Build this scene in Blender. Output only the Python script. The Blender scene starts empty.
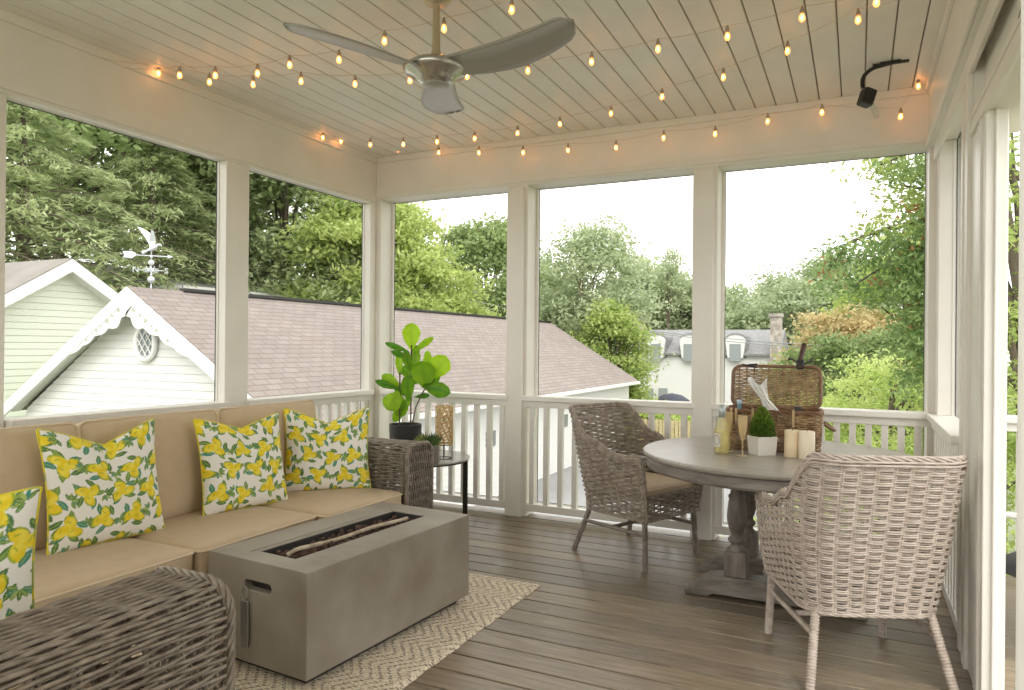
import bpy, math, random
import numpy as np
from mathutils import Vector, Matrix
PI = math.pi
C = bpy.context.scene.collection
sc = bpy.context.scene
rng = np.random.default_rng(7)
random.seed(7)

# ------------------------------------------------------------------ helpers
class MB:
    def __init__(s): s.v = []; s.f = []; s.n = 0; s.t = []
    def add(s, V, F, tint=None):
        V = np.asarray(V, float).reshape(-1, 3)
        s.v.append(V)
        s.t.append(np.full(len(V), 0.5) if tint is None else np.broadcast_to(np.asarray(tint, float), (len(V),)))
        if isinstance(F, np.ndarray): s.f.append(F + s.n)
        else: s.f.extend([np.array([f]) + s.n for f in F])
        s.n += len(V); return s
    def box(s, x0, x1, y0, y1, z0, z1, M=None):
        V = np.array([(x, y, z) for x in (x0, x1) for y in (y0, y1) for z in (z0, z1)], float)
        if M is not None: V = xf(V, M)
        F = np.array([[0,1,3,2],[4,6,7,5],[0,4,5,1],[2,3,7,6],[0,2,6,4],[1,5,7,3]])
        return s.add(V, F)
    def prism(s, pts, M, h):
        """2-D outline extruded by h along local z, then transformed by M"""
        n = len(pts); V = np.array([(p[0], p[1], 0) for p in pts] + [(p[0], p[1], h) for p in pts], float)
        V = xf(V, M)
        F = [list(range(n))[::-1], list(range(n, 2*n))] + [[i, (i+1) % n, (i+1) % n + n, i+n] for i in range(n)]
        return s.add(V, F)
    def lathe(s, prof, c=(0, 0, 0), n=24, cap=True, a0=0., a1=2*PI):
        full = abs(a1-a0-2*PI) < 1e-6
        m = n if full else n+1
        a = a0 + (a1-a0)*np.arange(m)/n
        V = np.array([[(c[0]+r*math.cos(t), c[1]+r*math.sin(t), c[2]+z) for t in a] for r, z in prof]).reshape(-1, 3)
        F = []
        for i in range(len(prof)-1):
            for j in range(n):
                k = (j+1) % m
                F.append([i*m+j, i*m+k, (i+1)*m+k, (i+1)*m+j])
        s.add(V, np.array(F))
        if cap and full:
            b = s.n-len(V)
            if prof[0][0] > 1e-4: s.f.append(np.array([[b+j for j in range(m)][::-1]]))
            if prof[-1][0] > 1e-4: s.f.append(np.array([[b+(len(prof)-1)*m+j for j in range(m)]]))
        return s
    def tube(s, P, r, n=6, closed=False, tint=None, ref=None):
        P = np.asarray(P, float); N = len(P)
        if closed: T = np.roll(P, -1, 0)-np.roll(P, 1, 0)
        else: T = np.gradient(P, axis=0)
        T /= np.linalg.norm(T, axis=1, keepdims=True)+1e-12
        if ref is None:
            k = np.abs(T).mean(0).argmin(); ref = np.eye(3)[k]
        A = np.cross(T, ref); A /= np.linalg.norm(A, axis=1, keepdims=True)+1e-9
        B = np.cross(T, A)
        r = np.broadcast_to(np.asarray(r, float), (N,))
        a = 2*PI*np.arange(n)/n
        V = P[:, None] + r[:, None, None]*(A[:, None]*np.cos(a)[None, :, None] + B[:, None]*np.sin(a)[None, :, None])
        i = np.arange(N if closed else N-1)[:, None]; j = np.arange(n)[None]
        i2 = (i+1) % N; j2 = (j+1) % n
        F = np.stack([i*n+j, i*n+j2, i2*n+j2, i2*n+j], -1).reshape(-1, 4)
        s.add(V.reshape(-1, 3), F, tint)
        if not closed:
            b = s.n-N*n
            s.f.append(np.array([[b+k for k in range(n)]])); s.f.append(np.array([[b+(N-1)*n+k for k in range(n)][::-1]]))
        return s
    def grid(s, G, closed_u=False, closed_v=False, tint=None):
        G = np.asarray(G, float); nu, nv = G.shape[:2]
        i = np.arange(nu if closed_u else nu-1)[:, None]; j = np.arange(nv if closed_v else nv-1)[None]
        F = np.stack([i*nv+j, ((i+1) % nu)*nv+j, ((i+1) % nu)*nv+(j+1) % nv, i*nv+(j+1) % nv], -1).reshape(-1, 4)
        return s.add(G.reshape(-1, 3), F, tint)
    def build(s, name, mat, parent=None, smooth=False, bevel=0, tint=False, col=None):
        V = np.concatenate(s.v); me = bpy.data.meshes.new(name)
        loops = np.concatenate([f.ravel() for f in s.f]).astype(np.int32)
        tot = np.concatenate([np.full(len(f), f.shape[1]) for f in s.f]).astype(np.int32)
        st = np.concatenate([[0], np.cumsum(tot)[:-1]]).astype(np.int32)
        me.vertices.add(len(V)); me.vertices.foreach_set('co', V.astype(np.float32).ravel())
        me.loops.add(len(loops)); me.loops.foreach_set('vertex_index', loops)
        me.polygons.add(len(tot)); me.polygons.foreach_set('loop_start', st); me.polygons.foreach_set('loop_total', tot)
        me.update(calc_edges=True); me.validate()
        me.polygons.foreach_set('use_smooth', np.full(len(me.polygons), bool(smooth)))
        if tint:
            a = me.attributes.new('tint', 'FLOAT', 'POINT'); a.data.foreach_set('value', np.concatenate(s.t).astype(np.float32))
        if col is not None:
            a = me.attributes.new('print', 'FLOAT_COLOR', 'POINT'); a.data.foreach_set('color', np.asarray(col, np.float32).ravel())
        me.materials.append(mat)
        o = bpy.data.objects.new(name, me); C.objects.link(o)
        if parent is not None: o.parent = parent
        if bevel:
            b = o.modifiers.new('bevel', 'BEVEL'); b.width = bevel; b.segments = 2; b.limit_method = 'ANGLE'; b.angle_limit = math.radians(40)
            b.harden_normals = False
        return o
def xf(V, M):
    M = np.array(M); return V@M[:3, :3].T + M[:3, 3]
def TR(x=0, y=0, z=0, rz=0, rx=0, ry=0):
    return Matrix.Translation((x, y, z)) @ Matrix.Rotation(rz, 4, 'Z') @ Matrix.Rotation(ry, 4, 'Y') @ Matrix.Rotation(rx, 4, 'X')
def B(*boxes):
    m = MB()
    for b in boxes: m.box(*b)
    return m
def tag(o, label=None, cat=None, group=None, kind=None):
    if label: o['label'] = label
    if cat: o['category'] = cat
    if group: o['group'] = group
    if kind: o['kind'] = kind
    return o
def thing(name, label, cat, loc=(0, 0, 0), rz=0, group=None):
    o = bpy.data.objects.new(name, None); C.objects.link(o); o.empty_display_size = .05
    o.location = loc; o.rotation_euler = (0, 0, rz)
    return tag(o, label, cat, group)
def struct(o, label=None, cat=None):
    return tag(o, label, cat, kind='structure')
def copy_tree(o, parent=None):
    c = o.copy(); C.objects.link(c); c.parent = parent
    for ch in [x for x in C.objects if x.parent == o]: copy_tree(ch, c)
    return c

# ------------------------------------------------------------------ materials
def mat(name, col, rough=.6, col2=None, nscale=8, bump=0, bscale=None, metal=0, stretch=None, detail=4, spec=.5, contrast=(.35, .65), sheen=0):
    m = bpy.data.materials.new(name); m.use_nodes = True; nt = m.node_tree; N = nt.nodes; L = nt.links
    b = N['Principled BSDF']; b.inputs['Base Color'].default_value = (*col, 1); b.inputs['Roughness'].default_value = rough
    b.inputs['Metallic'].default_value = metal; b.inputs['Specular IOR Level'].default_value = spec
    if sheen: b.inputs['Sheen Weight'].default_value = sheen
    tc = N.new('ShaderNodeTexCoord'); mp = N.new('ShaderNodeMapping'); L.new(tc.outputs['Object'], mp.inputs[0])
    if stretch: mp.inputs['Scale'].default_value = stretch
    if col2 is not None:
        n = N.new('ShaderNodeTexNoise'); n.inputs['Scale'].default_value = nscale; n.inputs['Detail'].default_value = detail
        L.new(mp.outputs[0], n.inputs['Vector'])
        r = N.new('ShaderNodeValToRGB'); r.color_ramp.elements[0].position = contrast[0]; r.color_ramp.elements[1].position = contrast[1]
        r.color_ramp.elements[0].color = (*col, 1); r.color_ramp.elements[1].color = (*col2, 1)
        L.new(n.outputs['Fac'], r.inputs[0]); L.new(r.outputs[0], b.inputs['Base Color'])
    if bump:
        n2 = N.new('ShaderNodeTexNoise'); n2.inputs['Scale'].default_value = bscale or nscale*4; n2.inputs['Detail'].default_value = 5
        L.new(mp.outputs[0], n2.inputs['Vector'])
        bp = N.new('ShaderNodeBump'); bp.inputs['Strength'].default_value = bump; bp.inputs['Distance'].default_value = .01
        L.new(n2.outputs['Fac'], bp.inputs['Height']); L.new(bp.outputs[0], b.inputs['Normal'])
    return m
def emis(name, col, s):
    m = bpy.data.materials.new(name); m.use_nodes = True; nt = m.node_tree; nt.nodes.clear()
    e = nt.nodes.new('ShaderNodeEmission'); e.inputs[0].default_value = (*col, 1); e.inputs[1].default_value = s
    o = nt.nodes.new('ShaderNodeOutputMaterial'); nt.links.new(e.outputs[0], o.inputs[0]); return m
def glassy(name, col, clear=.85, rough=.03, em=None):
    m = bpy.data.materials.new(name); m.use_nodes = True; nt = m.node_tree; N = nt.nodes; L = nt.links
    b = N['Principled BSDF']; b.inputs['Base Color'].default_value = (*col, 1); b.inputs['Roughness'].default_value = rough
    if em: b.inputs['Emission Color'].default_value = (*em[:3], 1); b.inputs['Emission Strength'].default_value = em[3]
    t = N.new('ShaderNodeBsdfTransparent'); t.inputs[0].default_value = (*[min(1, .55+.45*c) for c in col], 1)
    mx = N.new('ShaderNodeMixShader'); mx.inputs[0].default_value = clear
    L.new(b.outputs[0], mx.inputs[1]); L.new(t.outputs[0], mx.inputs[2]); L.new(mx.outputs[0], N['Material Output'].inputs[0]); return m
def leafmat(name, dark, light, trans=.35, rough=.5):
    m = bpy.data.materials.new(name); m.use_nodes = True; nt = m.node_tree; N = nt.nodes; L = nt.links
    b = N['Principled BSDF']; b.inputs['Roughness'].default_value = rough; b.inputs['Specular IOR Level'].default_value = .3
    a = N.new('ShaderNodeAttribute'); a.attribute_name = 'tint'
    r = N.new('ShaderNodeValToRGB'); r.color_ramp.elements[0].color = (*dark, 1); r.color_ramp.elements[1].color = (*light, 1)
    L.new(a.outputs['Fac'], r.inputs[0]); L.new(r.outputs[0], b.inputs['Base Color'])
    t = N.new('ShaderNodeBsdfTranslucent'); L.new(r.outputs[0], t.inputs[0])
    mx = N.new('ShaderNodeMixShader'); mx.inputs[0].default_value = trans
    L.new(b.outputs[0], mx.inputs[1]); L.new(t.outputs[0], mx.inputs[2]); L.new(mx.outputs[0], N['Material Output'].inputs[0]); return m

M = {}
M['paint'] = mat('white_paint', (.83, .80, .735), .42, (.78, .75, .68), 3, .04, 25)
M['trimp'] = mat('trim_paint', (.84, .82, .765), .35, (.80, .78, .72), 4, .03, 30)
M['screenframe'] = mat('dark_screen_spline', (.03, .035, .03), .5)
M['siding'] = mat('white_siding', (.74, .74, .72), .6)
M['greensiding'] = mat('pale_green_siding', (.74, .80, .66), .6)
M['slate'] = mat('grey_roof', (.20, .20, .20), .8, (.27, .27, .27), 5)
M['concrete'] = mat('concrete', (.225, .188, .145), .5, (.335, .30, .25), 4.0, .06, 60, detail=6, spec=.4, contrast=(.3, .7))
M['cushion'] = mat('tan_canvas', (.57, .44, .295), .85, (.60, .47, .32), 20, .15, 350, sheen=.1)
M['piping'] = mat('tan_piping', (.70, .58, .42), .8)
M['wicker'] = mat('grey_brown_wicker', (.16, .125, .095), .42, (.34, .285, .23), 30, .2, 200, contrast=(.3, .7))
M['wickerlight'] = mat('whitewashed_wicker', (.56, .485, .42), .5, (.36, .29, .24), 28, .2, 200, contrast=(.42, .8))
M['wickermid'] = mat('weathered_wicker', (.23, .185, .145), .5, (.45, .38, .31), 26, .2, 200, contrast=(.3, .7))
M['leg1'] = mat('weathered_leg', (.20, .165, .13), .5, (.28, .24, .20), 20)
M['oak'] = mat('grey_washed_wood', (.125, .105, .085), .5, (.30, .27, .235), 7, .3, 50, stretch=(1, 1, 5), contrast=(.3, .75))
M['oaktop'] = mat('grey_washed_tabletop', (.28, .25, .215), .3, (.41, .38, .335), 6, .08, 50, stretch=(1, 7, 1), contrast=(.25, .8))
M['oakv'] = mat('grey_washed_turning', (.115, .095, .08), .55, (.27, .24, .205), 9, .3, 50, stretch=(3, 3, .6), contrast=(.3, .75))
M['basket'] = mat('brown_willow', (.19, .10, .045), .4, (.50, .35, .18), 24, .2, 200, contrast=(.3, .7))
M['basketdark'] = mat('brown_willow_frame', (.15, .075, .035), .45, (.26, .15, .08), 20)
M['strap'] = mat('tan_strap', (.50, .36, .19), .6)
M['black'] = mat('black_plastic', (.02, .018, .016), .45)
M['bronze'] = mat('dark_bronze', (.055, .045, .038), .45, metal=.6)
M['tabletopm'] = mat('grey_metal_top', (.30, .28, .26), .3, (.36, .34, .31), 8, metal=.3)
M['potblack'] = mat('charcoal_pot', (.035, .034, .034), .55)
M['greybox'] = mat('grey_concrete_box', (.25, .22, .185), .7, (.30, .27, .23), 15)
M['whitepot'] = mat('white_ceramic', (.74, .71, .66), .45)
M['soil'] = mat('soil', (.05, .035, .025), .9)
M['gold'] = mat('gold_metal', (.58, .38, .15), .45, metal=.3)
M['amber'] = glassy('amber_glass', (.90, .76, .50), .78, .2)
M['wax'] = mat('cream_wax', (.80, .66, .45), .5)
M['wax2'] = mat('pale_cream_wax', (.82, .73, .56), .5)
for k in ('wax', 'wax2'): M[k].node_tree.nodes['Principled BSDF'].inputs['Subsurface Weight'].default_value = .0
M['glass'] = glassy('clear_glass', (.85, .9, .88), .80)
M['fluteglass'] = glassy('champagne_glass', (.80, .68, .42), .62)
M['wine'] = glassy('pale_wine', (.86, .82, .50), .74)
M['label'] = mat('paper_label', (.62, .60, .52), .7)
M['foil'] = mat('bottle_foil', (.45, .50, .50), .3, metal=.4)
M['paper'] = mat('white_paper', (.80, .79, .76), .8)
M['blueglass'] = glassy('blue_glass', (.25, .5, .62), .4)
M['steel'] = mat('brushed_steel', (.42, .42, .40), .35, metal=.9)
M['lava'] = mat('lava_rock', (.05, .03, .022), .9, (.13, .07, .05), 40, .5, 120)
M['burner'] = mat('pale_burner_log', (.62, .53, .40), .8, (.40, .32, .23), 20)
M['trayd'] = mat('dark_tray', (.035, .032, .03), .5)
M['blade'] = mat('silver_blade', (.42, .41, .38), .32, metal=.35)
M['rod'] = mat('pale_gold_rod', (.60, .49, .33), .35, metal=.4)
M['chrome'] = mat('satin_chrome', (.55, .54, .51), .22, metal=.9)
M['wire'] = mat('pale_wire', (.62, .52, .40), .5)
M['socket'] = mat('bulb_socket', (.42, .33, .24), .5)
M['filament'] = emis('lit_filament', (1, .50, .17), 55)
M['bulb'] = glassy('lit_bulb_glass', (1, .62, .35), .55, .1, em=(1, .36, .10, 2.2))
M['bark'] = mat('bark', (.11, .085, .06), .9, (.18, .145, .11), 6, .5, 20, stretch=(1, 1, .2))
M['wood'] = mat('weathered_pole', (.28, .22, .16), .8)
M['grass'] = mat('lawn', (.19, .21, .13), .9, (.25, .27, .17), .6)
M['asphalt'] = mat('pale_driveway', (.25, .25, .25), .9, (.31, .31, .31), .5)
M['fence'] = mat('cedar_fence', (.42, .34, .18), .8, (.50, .42, .24), 3)
M['stone'] = mat('pale_stone', (.55, .50, .44), .9, (.34, .30, .27), 3.0, contrast=(.42, .55))
M['brick'] = mat('pink_brick', (.55, .42, .36), .9, (.62, .52, .46), 4)
M['winpane'] = mat('grey_window', (.22, .25, .25), .25)
M['winwhite'] = mat('grey_pane', (.30, .33, .33), .4)  # one even grey for the far house windows
M['nightblue'] = mat('dark_blue_canvas', (.05, .055, .08), .7)
M['vane'] = mat('silver_vane', (.62, .66, .68), .4, metal=.3)

def screen_mat(base):
    """fly screen: fine mesh, its weave covers more the flatter one looks along it"""
    m = bpy.data.materials.new('fly_screen'); m.use_nodes = True; nt = m.node_tree; N = nt.nodes; L = nt.links
    b = N['Principled BSDF']; b.inputs['Base Color'].default_value = (.03, .027, .024, 1); b.inputs['Roughness'].default_value = .9
    t = N.new('ShaderNodeBsdfTransparent'); g = N.new('ShaderNodeNewGeometry')
    d = N.new('ShaderNodeVectorMath'); d.operation = 'DOT_PRODUCT'; L.new(g.outputs['Normal'], d.inputs[0]); L.new(g.outputs['Incoming'], d.inputs[1])
    ab = N.new('ShaderNodeMath'); ab.operation = 'ABSOLUTE'; L.new(d.outputs['Value'], ab.inputs[0])
    mx0 = N.new('ShaderNodeMath'); mx0.operation = 'MAXIMUM'; mx0.inputs[1].default_value = .03; L.new(ab.outputs[0], mx0.inputs[0])
    dv = N.new('ShaderNodeMath'); dv.operation = 'DIVIDE'; dv.inputs[0].default_value = 1; L.new(mx0.outputs[0], dv.inputs[1])
    pw = N.new('ShaderNodeMath'); pw.operation = 'POWER'; pw.inputs[0].default_value = base; L.new(dv.outputs[0], pw.inputs[1])
    mx = N.new('ShaderNodeMixShader'); L.new(pw.outputs[0], mx.inputs[0]); L.new(b.outputs[0], mx.inputs[1]); L.new(t.outputs[0], mx.inputs[2])
    L.new(mx.outputs[0], N['Material Output'].inputs[0]); return m
M['screen'] = screen_mat(.905)

def shingles():
    m = mat('pinkish_shingles', (.40, .335, .31), .85)
    nt = m.node_tree; N = nt.nodes; L = nt.links; b = N['Principled BSDF']
    tc = N.new('ShaderNodeTexCoord'); br = N.new('ShaderNodeTexBrick')
    br.inputs['Color1'].default_value = (.270, .228, .203, 1); br.inputs['Color2'].default_value = (.315, .272, .246, 1); br.inputs['Mortar'].default_value = (.18, .14, .12, 1)
    br.inputs['Scale'].default_value = 1; br.inputs['Brick Width'].default_value = .35; br.inputs['Row Height'].default_value = .145; br.inputs['Mortar Size'].default_value = .010
    sx = N.new('ShaderNodeSeparateXYZ'); cx = N.new('ShaderNodeCombineXYZ'); L.new(tc.outputs['Object'], sx.inputs[0])
    L.new(sx.outputs['Y'], cx.inputs['X']); L.new(sx.outputs['X'], cx.inputs['Y']); L.new(cx.outputs[0], br.inputs['Vector']); 
    ns = N.new('ShaderNodeTexNoise'); ns.inputs['Scale'].default_value = .8; L.new(tc.outputs['Object'], ns.inputs['Vector'])
    mx = N.new('ShaderNodeMixRGB'); mx.blend_type = 'MULTIPLY'; mx.inputs[0].default_value = .25; L.new(br.outputs[0], mx.inputs[1]); L.new(ns.outputs['Fac'], mx.inputs[2])
    L.new(mx.outputs[0], b.inputs['Base Color']); return m
M['shingle'] = shingles()

def floor_mat():
    m = mat('weathered_deck_boards', (.15, .125, .10), .38)
    nt = m.node_tree; N = nt.nodes; L = nt.links; b = N['Principled BSDF']
    tc = N.new('ShaderNodeTexCoord')
    mp = N.new('ShaderNodeMapping'); mp.inputs['Scale'].default_value = (.9, 9, 1); L.new(tc.outputs['Object'], mp.inputs[0])
    n = N.new('ShaderNodeTexNoise'); n.inputs['Scale'].default_value = 5; n.inputs['Detail'].default_value = 8; n.inputs['Roughness'].default_value = .6; L.new(mp.outputs[0], n.inputs['Vector'])
    r = N.new('ShaderNodeValToRGB'); e = r.color_ramp.elements; e[0].position = .28; e[1].position = .72
    e[0].color = (.150, .112, .074, 1); e[1].color = (.340, .280, .208, 1); L.new(n.outputs['Fac'], r.inputs[0])
    # per-board tone
    at = N.new('ShaderNodeAttribute'); at.attribute_name = 'tint'
    r2 = N.new('ShaderNodeValToRGB'); r2.color_ramp.elements[0].color = (.78, .78, .78, 1); r2.color_ramp.elements[1].color = (1.2, 1.18, 1.12, 1); L.new(at.outputs['Fac'], r2.inputs[0])
    mx = N.new('ShaderNodeMixRGB'); mx.blend_type = 'MULTIPLY'; mx.inputs[0].default_value = 1; L.new(r.outputs[0], mx.inputs[1]); L.new(r2.outputs[0], mx.inputs[2])
    # pale worn scuffs
    n3 = N.new('ShaderNodeTexNoise'); n3.inputs['Scale'].default_value = 2.3; n3.inputs['Detail'].default_value = 10; n3.inputs['Roughness'].default_value = .72; L.new(tc.outputs['Object'], n3.inputs['Vector'])
    r3 = N.new('ShaderNodeValToRGB'); r3.color_ramp.elements[0].position = .60; r3.color_ramp.elements[1].position = .74; r3.color_ramp.elements[0].color = (0, 0, 0, 1); L.new(n3.outputs['Fac'], r3.inputs[0])
    mx2 = N.new('ShaderNodeMixRGB'); L.new(r3.outputs[0], mx2.inputs[0]); L.new(mx.outputs[0], mx2.inputs[1]); mx2.inputs[2].default_value = (.36, .35, .32, 1)
    L.new(mx2.outputs[0], b.inputs['Base Color'])
    mr = N.new('ShaderNodeMapRange'); mr.inputs['To Min'].default_value = .27; mr.inputs['To Max'].default_value = .5; L.new(n.outputs['Fac'], mr.inputs[0]); L.new(mr.outputs[0], b.inputs['Roughness'])
    bp = N.new('ShaderNodeBump'); bp.inputs['Strength'].default_value = .25; bp.inputs['Distance'].default_value = .004; L.new(n.outputs['Fac'], bp.inputs['Height']); L.new(bp.outputs[0], b.inputs['Normal'])
    return m
M['floor'] = floor_mat()

def rug_mat():
    m = mat('jute_chevron', (.6, .5, .36), .95)
    nt = m.node_tree; N = nt.nodes; L = nt.links; b = N['Principled BSDF']
    tc = N.new('ShaderNodeTexCoord'); sp = N.new('ShaderNodeSeparateXYZ'); L.new(tc.outputs['Object'], sp.inputs[0])
    def math_(op, a, c=None, v=None):
        n = N.new('ShaderNodeMath'); n.operation = op
        if isinstance(a, (int, float)): n.inputs[0].default_value = a
        else: L.new(a, n.inputs[0])
        if c is not None: L.new(c, n.inputs[1])
        if v is not None: n.inputs[1].default_value = v
        return n.outputs[0]
    pp = math_('PINGPONG', sp.outputs['Y'], v=.11)
    x = math_('ADD', math_('MULTIPLY', pp, v=.85), sp.outputs['X'])
    fr = math_('FRACT', math_('DIVIDE', x, v=.046))
    dark = math_('LESS_THAN', fr, v=.36)
    fy = math_('FRACT', math_('DIVIDE', sp.outputs['Y'], v=.016))
    dash = math_('GREATER_THAN', fy, v=.35)
    ns = N.new('ShaderNodeTexNoise'); ns.inputs['Scale'].default_value = 90; L.new(tc.outputs['Object'], ns.inputs['Vector'])
    k = math_('MULTIPLY', dark, dash)
    nz = math_('GREATER_THAN', ns.outputs['Fac'], v=.42)
    k = math_('MULTIPLY', math_('MULTIPLY', k, nz), v=.85)
    ns2 = N.new('ShaderNodeTexNoise'); ns2.inputs['Scale'].default_value = 110; ns2.inputs['Detail'].default_value = 3; L.new(tc.outputs['Object'], ns2.inputs['Vector'])
    r = N.new('ShaderNodeValToRGB'); r.color_ramp.elements[0].position = .35; r.color_ramp.elements[1].position = .62
    r.color_ramp.elements[0].color = (.58, .48, .34, 1); r.color_ramp.elements[1].color = (.90, .82, .68, 1); L.new(ns2.outputs['Fac'], r.inputs[0])
    mx = N.new('ShaderNodeMixRGB'); L.new(k, mx.inputs[0]); L.new(r.outputs[0], mx.inputs[1]); mx.inputs[2].default_value = (.21, .155, .115, 1)
    L.new(mx.outputs[0], b.inputs['Base Color'])
    bp = N.new('ShaderNodeBump'); bp.inputs['Strength'].default_value = .8; bp.inputs['Distance'].default_value = .006; L.new(ns2.outputs['Fac'], bp.inputs['Height']); L.new(bp.outputs[0], b.inputs['Normal'])
    return m
M['rug'] = rug_mat()

def print_mat():
    m = mat('lemon_print_cotton', (1, 1, 1), .8, bump=.12, bscale=260)
    nt = m.node_tree; a = nt.nodes.new('ShaderNodeAttribute'); a.attribute_name = 'print'
    nt.links.new(a.outputs['Color'], nt.nodes['Principled BSDF'].inputs['Base Color']); return m
M['lemon'] = print_mat()
M['lemonpiping'] = mat('lemon_piping', (.72, .60, .03), .7, (.35, .42, .12), 25, contrast=(.5, .6))

# foliage
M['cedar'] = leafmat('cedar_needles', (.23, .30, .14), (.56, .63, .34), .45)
M['green'] = leafmat('tree_leaves', (.19, .27, .10), (.42, .51, .22), .45)
M['bright'] = leafmat('bright_leaves', (.33, .43, .12), (.64, .72, .28), .5)
M['haze'] = leafmat('hazed_leaves', (.32, .39, .22), (.54, .61, .38), .45)  # haze of the far trees is mixed into this leaf colour
M['oak_l'] = leafmat('oak_leaves', (.13, .22, .07), (.36, .48, .19), .5)
M['rust'] = leafmat('rusty_leaves', (.42, .42, .20), (.72, .54, .30), .4)
M['brown_l'] = leafmat('browned_leaves', (.25, .10, .04), (.45, .24, .10), .3)
M['lime'] = leafmat('lime_leaves', (.38, .50, .12), (.66, .75, .30), .5)
M['fig'] = leafmat('fig_leaves', (.05, .20, .015), (.42, .68, .02), .4, .35)
M['herb'] = leafmat('herb_leaves', (.06, .13, .015), (.24, .36, .05), .3)
M['succ'] = leafmat('succulent_leaves', (.05, .16, .05), (.42, .45, .12), .1)

# ------------------------------------------------------------------ camera
f_px = 711.924; yaw, pitch, roll = [math.radians(a) for a in (25.89785, .06251, .51184)]
fw = Vector((-math.sin(yaw)*math.cos(pitch), math.cos(yaw)*math.cos(pitch), math.sin(pitch)))
rt = Vector((math.cos(yaw), math.sin(yaw), 0)); up = rt.cross(fw)
rt2 = rt*math.cos(roll)+up*math.sin(roll); up2 = up*math.cos(roll)-rt*math.sin(roll)
H = 1.28
cam = bpy.data.cameras.new('camera'); co = bpy.data.objects.new('camera', cam); C.objects.link(co)
cam.sensor_width = 36; cam.lens = 36*f_px/1024; cam.clip_start = .05; cam.clip_end = 400
mw = Matrix.Identity(4)
for i, v in enumerate((rt2, up2, -fw)):
    for j in range(3): mw[j][i] = v[j]
mw[2][3] = H; co.matrix_world = mw; sc.camera = co
def at(x, y, ax, val):
    """where the line of sight through a photo pixel meets the plane axis=val"""
    d = rt2*((x-512)/f_px)-up2*((y-345)/f_px)+fw; o = Vector((0, 0, H)); t = (val-o[ax])/d[ax]
    return o+d*t

# ------------------------------------------------------------------ porch shell
XL, XR, YB, ZC = -3.623, .367, 4.846, 2.834
ZH = 2.447; ZR = .907
YN = -1.6
# floor: deck boards running along x
m = MB(); y = 2.706-.142*31; k = 0; rr = random.Random(3)
while y < YB+.12:
    m.add(*[None]*0) if False else None
    n0 = m.n; m.box(XL-.15, XR+.25, y+.0045, y+.1375, -.03, 0)
    m.t[-1] = np.full(8, rr.random()); y += .142
fl = m.build('floor', M['floor'], bevel=.003, tint=True); struct(fl)
# dark nail heads are pattern of the boards
sub = B((XL-.1, XR+.2, YN, YB+.1, -.22, -.045)).build('trim_1', mat('joist_wood', (.05, .04, .03), .9)); struct(sub)
# ceiling boards along y
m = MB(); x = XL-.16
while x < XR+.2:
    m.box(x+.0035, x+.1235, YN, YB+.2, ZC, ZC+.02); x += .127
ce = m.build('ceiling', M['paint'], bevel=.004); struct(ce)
struct(B((XL-.2, XR+.4, YN, YB+.2, ZC+.012, ZC+.06)).build('trim_2', mat('groove_backing_board', (.33, .28, .21), .8)))  # brown backing visible in the gaps between ceiling boards
struct(B((XL-.5, XR+.6, YN-.2, YB+.5, ZC+.06, ZC+.16)).build('roof', M['slate']))
def wall(name, boxes, bevel=.004, m='paint'):
    return struct(B(*boxes).build(name, M[m], bevel=bevel))
def reveal(name): pass
D = .12   # opening depth
# left wall : openings y 2.0..3.28 and 3.43..4.77 at recess x = XL-.08

bx = [(XL-.088, XL, YN, YB+.2, ZH, ZC), ]
posts = [(-1.6, -.2), (1.76, 1.978), (3.28, 3.47), (4.771, YB+.18)]
for a, b in posts: bx.append((XL-.088, XL, a, b, 0, ZH))
wall('wall_left', bx)
# casing strips on left wall (a slightly proud flat board along the header foot)
wall('trim_3', [(XL-.01, XL+.012, YN, YB, ZH+.02, ZH+.055), (XL-.01, XL+.02, YN, YB, ZC-.05, ZC)], .003)
BO = [(-3.575, -2.395), (-2.23, -1.007), (-.842, .372)]
ZHB = 2.487
bx = [(XL, XR+.2, YB, YB+.2, ZHB, ZC)]
for a, b in [(XL-.02, -3.575), (-2.395, -2.23), (-1.007, -.842), (.372, .56)]: bx.append((a, b, YB-.0, YB+.18, 0, ZHB))
wall('wall_back', bx)
wall('trim_4', [(XL, XR, YB-.012, YB+.01, ZHB+.02, ZHB+.055), (XL, XR, YB-.02, YB, ZC-.045, ZC)], .003)
# post faces proud of the rail
wall('trim_5', [(-2.39, -2.255, YB-.03, YB, 0, ZH+.018), (-.995, -.865, YB-.03, YB, 0, ZH+.018)], .004)
# right wall
wall('wall_right', [(XR, XR+.3, YN, YB+.2, ZH+.02, ZC), (.408, .50, 3.36, 3.60, 0, ZH+.02), (.408, .56, YN, 1.4, 0, ZH+.02),
                    (.408, .56, 1.4, 3.36, 2.13, 2.20), (.445, .50, 1.4, 3.36, 2.20, ZH+.02)])
wall('trim_6', [(XR-.014, XR, YN, YB, ZH+.02, ZH+.05), (.392, .41, YN, YB-.02, ZH-.06, ZH+.02), (XR-.02, XR, YN, YB, ZC-.04, ZC),
                (.39, .408, 3.36, 3.44, 0, ZH-.06), (.395, .408, 3.55, 3.60, 0, ZH-.06), (.39, .408, 1.4, 3.30, 2.12, 2.17), (.395, .408, 1.4, 3.33, 2.19, 2.215),
                (.395, .445, 2.35, 2.40, 2.20, ZH-.02)], .003)
# corner jamb on right wall near back
wall('trim_7', [(.41, .505, 4.70, YB, ZR, ZH+.02), (.41, .56, YB-.03, YB+.1, 0, ZR)], .003)
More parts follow.
